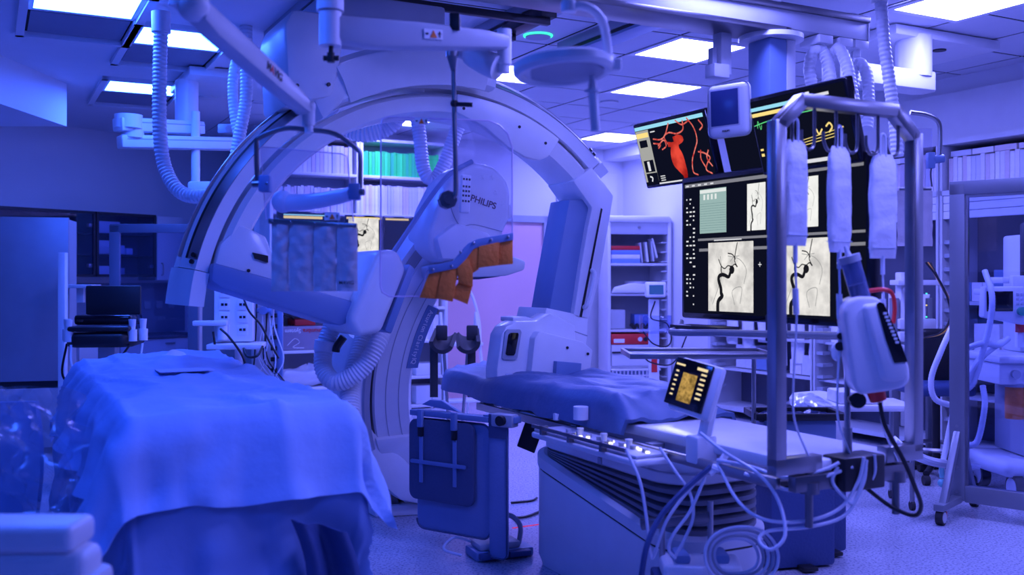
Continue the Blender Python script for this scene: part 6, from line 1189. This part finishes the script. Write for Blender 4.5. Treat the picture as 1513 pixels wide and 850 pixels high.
for k in range(9):
    (x, y), = ipx([(1299+2.1*k, 462+5.2*k)]); b.box(x-0.006, x+0.006, y-0.004, y+0.004, 0.078, 0.0805, M=IM)
part(bd_, 'panel_lettering', b, M_paper, world=True)
part(ij, 'red_cap', B().cyl(P(1294, 578, INY-0.1), P(1298, 592, INY-0.1), 0.032, 0.028, 16), M_red, world=True)
part(ij, 'carry_handle', B().tube([P(1284, 430, INY-0.05), P(1305, 428, INY-0.05), P(1318, 434, INY-0.05), P(1322, 455, INY-0.05), P(1320, 478, INY-0.05)], 0.008, seg=8), M_red, world=True)
sy = part(ij, 'syringe_barrel', B().cyl(P(1256, 385, INY-0.08), P(1272, 440, INY-0.08), 0.034, seg=20), glassm('syringe_glass', (0.7, 0.78, 1.0), 0.6, op=0.25, opc=(0.3, 0.4, 0.8)), world=True)
part(sy, 'syringe_tip', B().cyl(P(1249, 364, INY-0.08), P(1256, 385, INY-0.08), 0.006, 0.014), M_tube, world=True); part(sy, 'syringe_collar', B().cyl(P(1254, 378, INY-0.08), P(1257, 388, INY-0.08), 0.038, seg=20), M_grey, world=True); part(sy, 'plunger', B().cyl(P(1266, 420, INY-0.08), P(1272, 442, INY-0.08), 0.030, seg=18), M_black, world=True)
kn = part(ij, 'mount_joint', B().cyl(P(1238, 497, INY-0.02), P(1272, 495, INY-0.05), 0.028, seg=20), M_white, world=True); part(kn, 'joint_ring', B().cyl(P(1268, 496, INY-0.05), P(1276, 495, INY-0.06), 0.032, seg=20), M_grey, world=True)
part(kn, 'joint_screw', B().cyl(P(1240, 512, INY-0.05), P(1246, 512, INY-0.02), 0.016).cyl(P(1242, 497, INY-0.06), P(1246, 497, INY), 0.013), M_black, world=True); part(kn, 'joint_lever', B().ball(P(1236, 520, INY), 0.028, 14, (0.7, 0.7, 1.2)), M_bag, world=True)
part(kn, 'warning_sticker', B().prism([(-0.012, -0.01), (0.012, -0.01), (0, 0.012)], -0.003, 0.003).xf(Matrix.Translation(P(1259, 497, INY-0.075))), M_wtri, world=True)
part(ij, 'height_knob', B().cyl(P(1256, 590, INY-0.02), P(1260, 590, INY-0.1), 0.013).cyl(P(1266, 592, INY-0.02), P(1268, 592, INY-0.09), 0.028, seg=18), M_black, world=True)
part(ij, 'power_cable', B().tube([P(1300, 595, INY-0.1), P(1308, 630, INY-0.1), P(1335, 680, INY-0.1), P(1352, 720, INY-0.08), P(1361, 748, INY-0.05), P(1350, 762, INY), P(1315, 748, INY+0.05), P(1278, 720, INY+0.05)], 0.008, seg=8), M_black, world=True)
# ------------------------------------------------------------------ instrument tray stand, bins and trolley behind the table
ty = thing('instrument_tray', 'shallow steel instrument tray on thin legs behind the touch screen', 'tray', G(1030, 5.8))
part(ty, 'tray_plate', B().box(-0.40, 0.40, -0.22, 0.22, 1.0, 1.012, 0.003), M_steel)
for a in ((-0.42, 0.42, -0.24, -0.22), (-0.42, 0.42, 0.22, 0.24), (-0.42, -0.40, -0.22, 0.22), (0.40, 0.42, -0.22, 0.22)): part(ty, 'tray_rim', B().box(*a, 1.0, 1.03, 0.003), M_steel)
for x in (-0.08, 0.33): part(ty, 'leg', B().cyl((x, 0, 0.05), (x, 0, 1.0), 0.013), M_steel)
part(ty, 'foot', B().box(-0.15, 0.4, -0.03, 0.03, 0, 0.05, 0.01).box(-0.1, -0.05, -0.25, 0.25, 0, 0.05, 0.01).box(0.3, 0.36, -0.25, 0.25, 0, 0.05, 0.01), M_darksteel)
bn = thing('waste_bin', 'round white lidded bin behind the black tray', 'bin', G(1210, 7.3))
part(bn, 'bucket', B().lathe([(0.0, 0.0), (0.17, 0.0), (0.19, 0.55), (0.0, 0.55)], seg=28), M_white); part(bn, 'lid', B().lathe([(0.205, 0.53), (0.21, 0.57), (0.19, 0.60), (0.0, 0.63)], seg=28), M_white)
bt = thing('lined_waste_tray', 'black lined waste tray with crumpled plastic beside the table', 'waste tray', G(1175, 5.9))
part(bt, 'frame', B().box(-0.27, 0.26, -0.16, -0.13, 0.63, 0.67, 0.005).box(-0.27, 0.26, 0.13, 0.16, 0.63, 0.67, 0.005).box(-0.27, -0.24, -0.13, 0.13, 0.63, 0.67, 0.005).box(0.23, 0.26, -0.13, 0.13, 0.63, 0.67, 0.005), M_black)
part(bt, 'liner', B().grid(lambda u, v: (-0.24+0.47*u, -0.13+0.26*v, 0.64+0.045*noise.noise(Vector((u*6, v*5, 2)))), 24, 14).solidify(0.004), mat('black_bin_liner', (0.02, 0.03, 0.09), 0.2), ang=25)
part(bt, 'bin_body', B().box(-0.22, 0.21, -0.12, 0.12, 0.0, 0.63, 0.02), M_bluegrey)
for i, (u, Y, w2, h2, d2, lab) in enumerate(((1165, 5.1, 0.18, 0.42, 0.15, 'dark rectangular bin under the table end, left of two'), (1205, 5.35, 0.11, 0.40, 0.13, 'dark rectangular bin under the table end, right of two'))):
    t = thing('pedal_bin', lab, 'bin', G(u, Y), 0.25); part(t, 'body', B().box(-w2, w2, -d2, d2, 0.01, h2, 0.02), M_navy); part(t, 'lid', B().box(-w2-0.01, w2+0.01, -d2-0.01, d2+0.01, h2, h2+0.03, 0.01), M_black); part(t, 'pedal', B().box(-0.04, 0.04, -d2-0.07, -d2, 0.01, 0.03, 0.004), M_black)
vt = thing('supply_trolley', 'low white supply trolley with wrapped goods behind the table end', 'trolley', G(1270, 6.4))
part(vt, 'top', B().box(-0.30, 0.30, -0.2, 0.2, 0.62, 0.66, 0.01), M_white); part(vt, 'device', B().box(-0.18, 0.1, -0.15, 0.1, 0.66, 0.74, 0.012), M_white)
for x in (-0.27, 0.27):
    for y in (-0.17, 0.17): part(vt, 'leg', B().cyl((x, y, 0.05), (x, y, 0.62), 0.015), M_steel); part(vt, 'caster', B().cyl((x-0.012, y, 0.03), (x+0.012, y, 0.03), 0.03), M_rubber)
solo('wrapped_goods', B().grid(lambda u, v: Vector((-0.12+0.24*u, -0.1+0.2*v, 0.02+0.06*math.sin(pi*u)*math.sin(pi*v)+0.02*noise.noise(Vector((u*5, v*5, 3)))))+G(1195, 6.0, 0.672), 14, 12).solidify(0.006), M_film, 'crumpled clear plastic wrapping on the black tray', 'plastic wrap', ang=25)

# goods on the shelves of the wall cupboards
rb.seed(77); goods = cart_cols+[M_bluegrey, M_paper]
for (x0, x1, z, h, w2, lab) in ((3.9, 5.15, 0.87, 0.20, 0.11, 'small pale carton on the upper shelf behind the right steel post'), (3.9, 5.15, 0.52, 0.24, 0.15, 'small pale carton on the lower shelf behind the right steel post'), (5.3, 7.0, 0.87, 0.22, 0.12, 'small pale carton on the upper shelf behind the anaesthesia machine'), (5.3, 7.0, 1.30, 0.25, 0.10, 'pale carton standing high behind the anaesthesia machine'), (2.4, 3.7, 0.52, 0.24, 0.16, 'small pale carton on the shelf below the large screen')):
    row(RWM, x0, x1, 0.2, z if z < 1.2 else 1.27, h, w2, goods, lab, 'cartons in the wall cupboards', name='carton', rz=TH+pi/2, d=0.2, jit=0.05, skip=0.12, hopts=3)
t = rthing('wall_shelf', 'long pale shelf board high in the right wall cupboard', 'shelf', 6.1, 0.2, 1.24)
part(t, 'board', rbox(5.26, 7.16, 0.02, 0.36, 1.24, 1.268), M_lightgrey, world=True)
for x in (5.5, 6.3, 7.0): part(t, 'bracket', rbox(x-0.015, x+0.015, 0.02, 0.3, 1.17, 1.24), M_grey, world=True)
# ------------------------------------------------------------------ cables, tubes, pedals on and above the floor
def tubes(name, lab, cat, lines, r, m, n='tube_strand', seg=7):
    t = thing(name, lab, cat, Vector(lines[0][0]).xyz); b_ = None
    for ln in lines: part(t, n, B().tube(ln, r, seg=seg), m, world=True)
    return t
tubes('infusion_tubing', 'loose bundle of white tubing looping down from the table end', 'tubing', [
    [P(1035, 640, 3.75), P(1070, 668, 3.6), P(1120, 700, 3.5), P(1150, 740, 3.45), P(1160, 790, 3.4), P(1140, 812, 3.4), P(1122, 800, 3.45), P(1135, 785, 3.5), P(1200, 778, 3.5), P(1250, 760, 3.5), P(1275, 715, 3.5), P(1280, 680, 3.5)],
    [P(1060, 685, 3.75), P(1090, 740, 3.6), P(1130, 768, 3.5), P(1190, 770, 3.5), P(1240, 752, 3.5), P(1268, 712, 3.5), P(1277, 676, 3.5)],
    [P(1060, 680, 3.75), P(1110, 690, 3.6), P(1160, 706, 3.5), P(1215, 695, 3.5), P(1240, 684, 3.5)],
    [P(1238, 690, 3.5), P(1230, 712, 3.5), P(1248, 735, 3.5), P(1262, 742, 3.5), P(1278, 700, 3.5)],
    [P(1100, 700, 3.6), P(1170, 725, 3.5), P(1210, 708, 3.5), P(1260, 690, 3.5)],
    [P(1292, 672, 3.55), P(1292, 700, 3.55), P(1278, 720, 3.55), P(1268, 705, 3.55)]], 0.0065, M_tube)
tubes('console_cables', 'white cables hanging from the console in front of the pedestal', 'cable', [
    [P(925, 665, 3.85), P(945, 710, 3.8), P(955, 765, 3.8), P(960, 815, 3.8), P(966, 822, 3.8), P(985, 770, 3.75), P(1020, 722, 3.75), P(1055, 690, 3.75)],
    [P(975, 662, 3.85), P(1000, 700, 3.8), P(1020, 730, 3.8), P(1024, 765, 3.78), P(1010, 800, 3.78), P(998, 822, 3.8)],
    [P(1042, 705, 3.75), P(1020, 755, 3.75), P(995, 790, 3.75), P(988, 812, 3.78), P(998, 825, 3.8)]], 0.0065, M_tube, 'cable_strand')
tubes('thick_black_cable', 'thick dark cable sweeping down in front of the pedestal', 'cable', [[P(1050, 690, 3.75), P(1010, 725, 3.7), P(975, 765, 3.65), P(955, 810, 3.6), P(945, 870, 3.6)]], 0.011, M_navy, 'cable_strand')
tubes('tube_manifold', 'clear tube manifold clipped at the table rail', 'manifold', [[P(1048, 700, 3.75), P(1062, 688, 3.75), P(1074, 670, 3.75)], [P(1052, 690, 3.75), P(1066, 694, 3.74), P(1076, 684, 3.74)]], 0.014, M_bag, 'manifold_block')
# foot switch at the bottom
fs = thing('foot_switch', 'white double foot switch with steel bail in front of the pedestal', 'foot switch', P(1050, 850, 4.05))
FB = G(1035, 3.88, 0.02)
part(fs, 'switch_body', B().prism([(-0.16, -0.11), (0.14, -0.11), (0.16, 0.08), (-0.15, 0.10)], 0.27, 0.34, 0.02, 3, plane='xy').xf(Matrix.Translation(FB)), M_white, world=True)
part(fs, 'switch_base', B().box(-0.18, 0.18, -0.13, 0.12, 0.22, 0.275, 0.01, M=Matrix.Translation(FB)), M_navy, world=True)
for x in (-0.08, 0.07): part(fs, 'pedal', B().box(x-0.03, x+0.03, -0.08, 0.05, 0.335, 0.375, 0.015, M=Matrix.Translation(FB)), M_bluegrey, world=True)
part(fs, 'bail_post', B().cyl(FB+Vector((-0.14, 0.06, 0.3)), FB+Vector((-0.14, 0.06, 0.48)), 0.012), M_steel, world=True); part(fs, 'bail_post', B().cyl(FB+Vector((0.05, 0.06, 0.3)), FB+Vector((0.05, 0.06, 0.55)), 0.012), M_steel, world=True)
part(fs, 'bail_bar', B().box(-0.17, 0.10, 0.04, 0.08, 0.46, 0.50, 0.006, M=Matrix.Translation(FB) @ Matrix.Rotation(-0.12, 4, 'Y')), M_darksteel, world=True)
part(fs, 'stand_block', B().box(-0.15, 0.15, -0.1, 0.08, -0.02, 0.225, 0.01, M=Matrix.Translation(FB)), M_grey, world=True)
t = thing('cable_coil', 'coiled grey cable hung on the foot switch bail', 'cable', P(1095, 860, 3.95))
for k in range(5):
    c = P(1088+2*k, 822, 3.72-0.012*k); r_ = 0.075+0.012*k
    part(t, 'cable_loop', B().tube([c+Vector((r_*1.1*math.cos(a), 0.01*math.sin(a*3), r_*0.9*math.sin(a))) for a in [2*pi*q/20 for q in range(21)]], 0.006, seg=6, sm=2), M_grey if k % 2 else M_tube, world=True)
# pedal unit at the lead skirt
pdl = thing('floor_pedal', 'grey floor pedal unit at the foot of the lead skirt', 'pedal', G(735, 5.22), 0.4)
part(pdl, 'pedal_base', B().box(-0.15, 0.17, -0.09, 0.09, 0, 0.05, 0.012), M_bluegrey); part(pdl, 'pedal_plate', B().prism([(-0.13, -0.08), (0.1, -0.08), (0.1, 0.06), (-0.13, 0.06)], 0.05, 0.085, 0.012, plane='xy'), M_grey)
part(pdl, 'pedal_tread', B().box(-0.14, -0.02, -0.13, -0.08, 0.015, 0.045, 0.008).box(0.02, 0.14, -0.13, -0.08, 0.015, 0.045, 0.008), M_navy)
part(pdl, 'pedal_hoop', B().tube([(0.12, 0.0, 0.04), (0.13, 0.0, 0.14), (0.09, 0.05, 0.19), (0.02, 0.08, 0.17)], 0.014), M_grey); part(pdl, 'pedal_cable', B().tube([(-0.1, 0.05, 0.06), (-0.2, 0.1, 0.09), (-0.28, 0.05, 0.05), (-0.2, 0.0, 0.02)], 0.008), M_tube)
# floor cables and laser lines
for i, (pts, lab) in enumerate((([(755, 745), (785, 742), (793, 738)], 'short dark cable lying on the floor beyond the skirt'), ([(757, 768), (780, 765), (800, 757)], 'thin dark cable lying on the floor beside the pedestal'), ([(1052, 750), (1090, 754), (1130, 748)], 'thin dark cable lying on the floor before the dark bins'), ([(580, 745), (595, 752), (605, 756)], 'dark cable end on the floor left of the lead skirt'))):
    solo('floor_cable', B().tube([G(u, H*F/(v-V0), 0.009) for u, v in pts], 0.008, seg=6), M_black, lab, 'cable', 'loose cables on the floor')
E_laser = emit('red_laser', (0.9, 0.03, 0.08), 0.8)
for (a, b_, lab) in (((757, 781), (800, 775), 'thin red laser line on the floor left of the pedestal'), ((1050, 738), (1100, 729), 'thin red laser line on the floor right of the pedestal')):
    p_, q_ = G(a[0], H*F/(a[1]-V0), 0), G(b_[0], H*F/(b_[1]-V0), 0); m_ = frame_m(p_, q_-p_, ZX.cross(q_-p_))
    solo('laser_line', B().box(0, (q_-p_).length, -0.004, 0.004, 0.001, 0.003, M=m_), E_laser, lab, 'laser line')
tubes('floor_hose', 'white supply hose lying on the floor behind the bag frame', 'hose', [[P(1320, 648, 5.9), P(1340, 664, 5.85), P(1375, 680, 6.0), P(1410, 686, 6.2), P(1445, 690, 6.4)], [P(1322, 652, 5.8), P(1345, 672, 5.85), P(1385, 686, 6.1), P(1440, 690, 6.35)]], 0.02, M_tube, 'hose_strand')
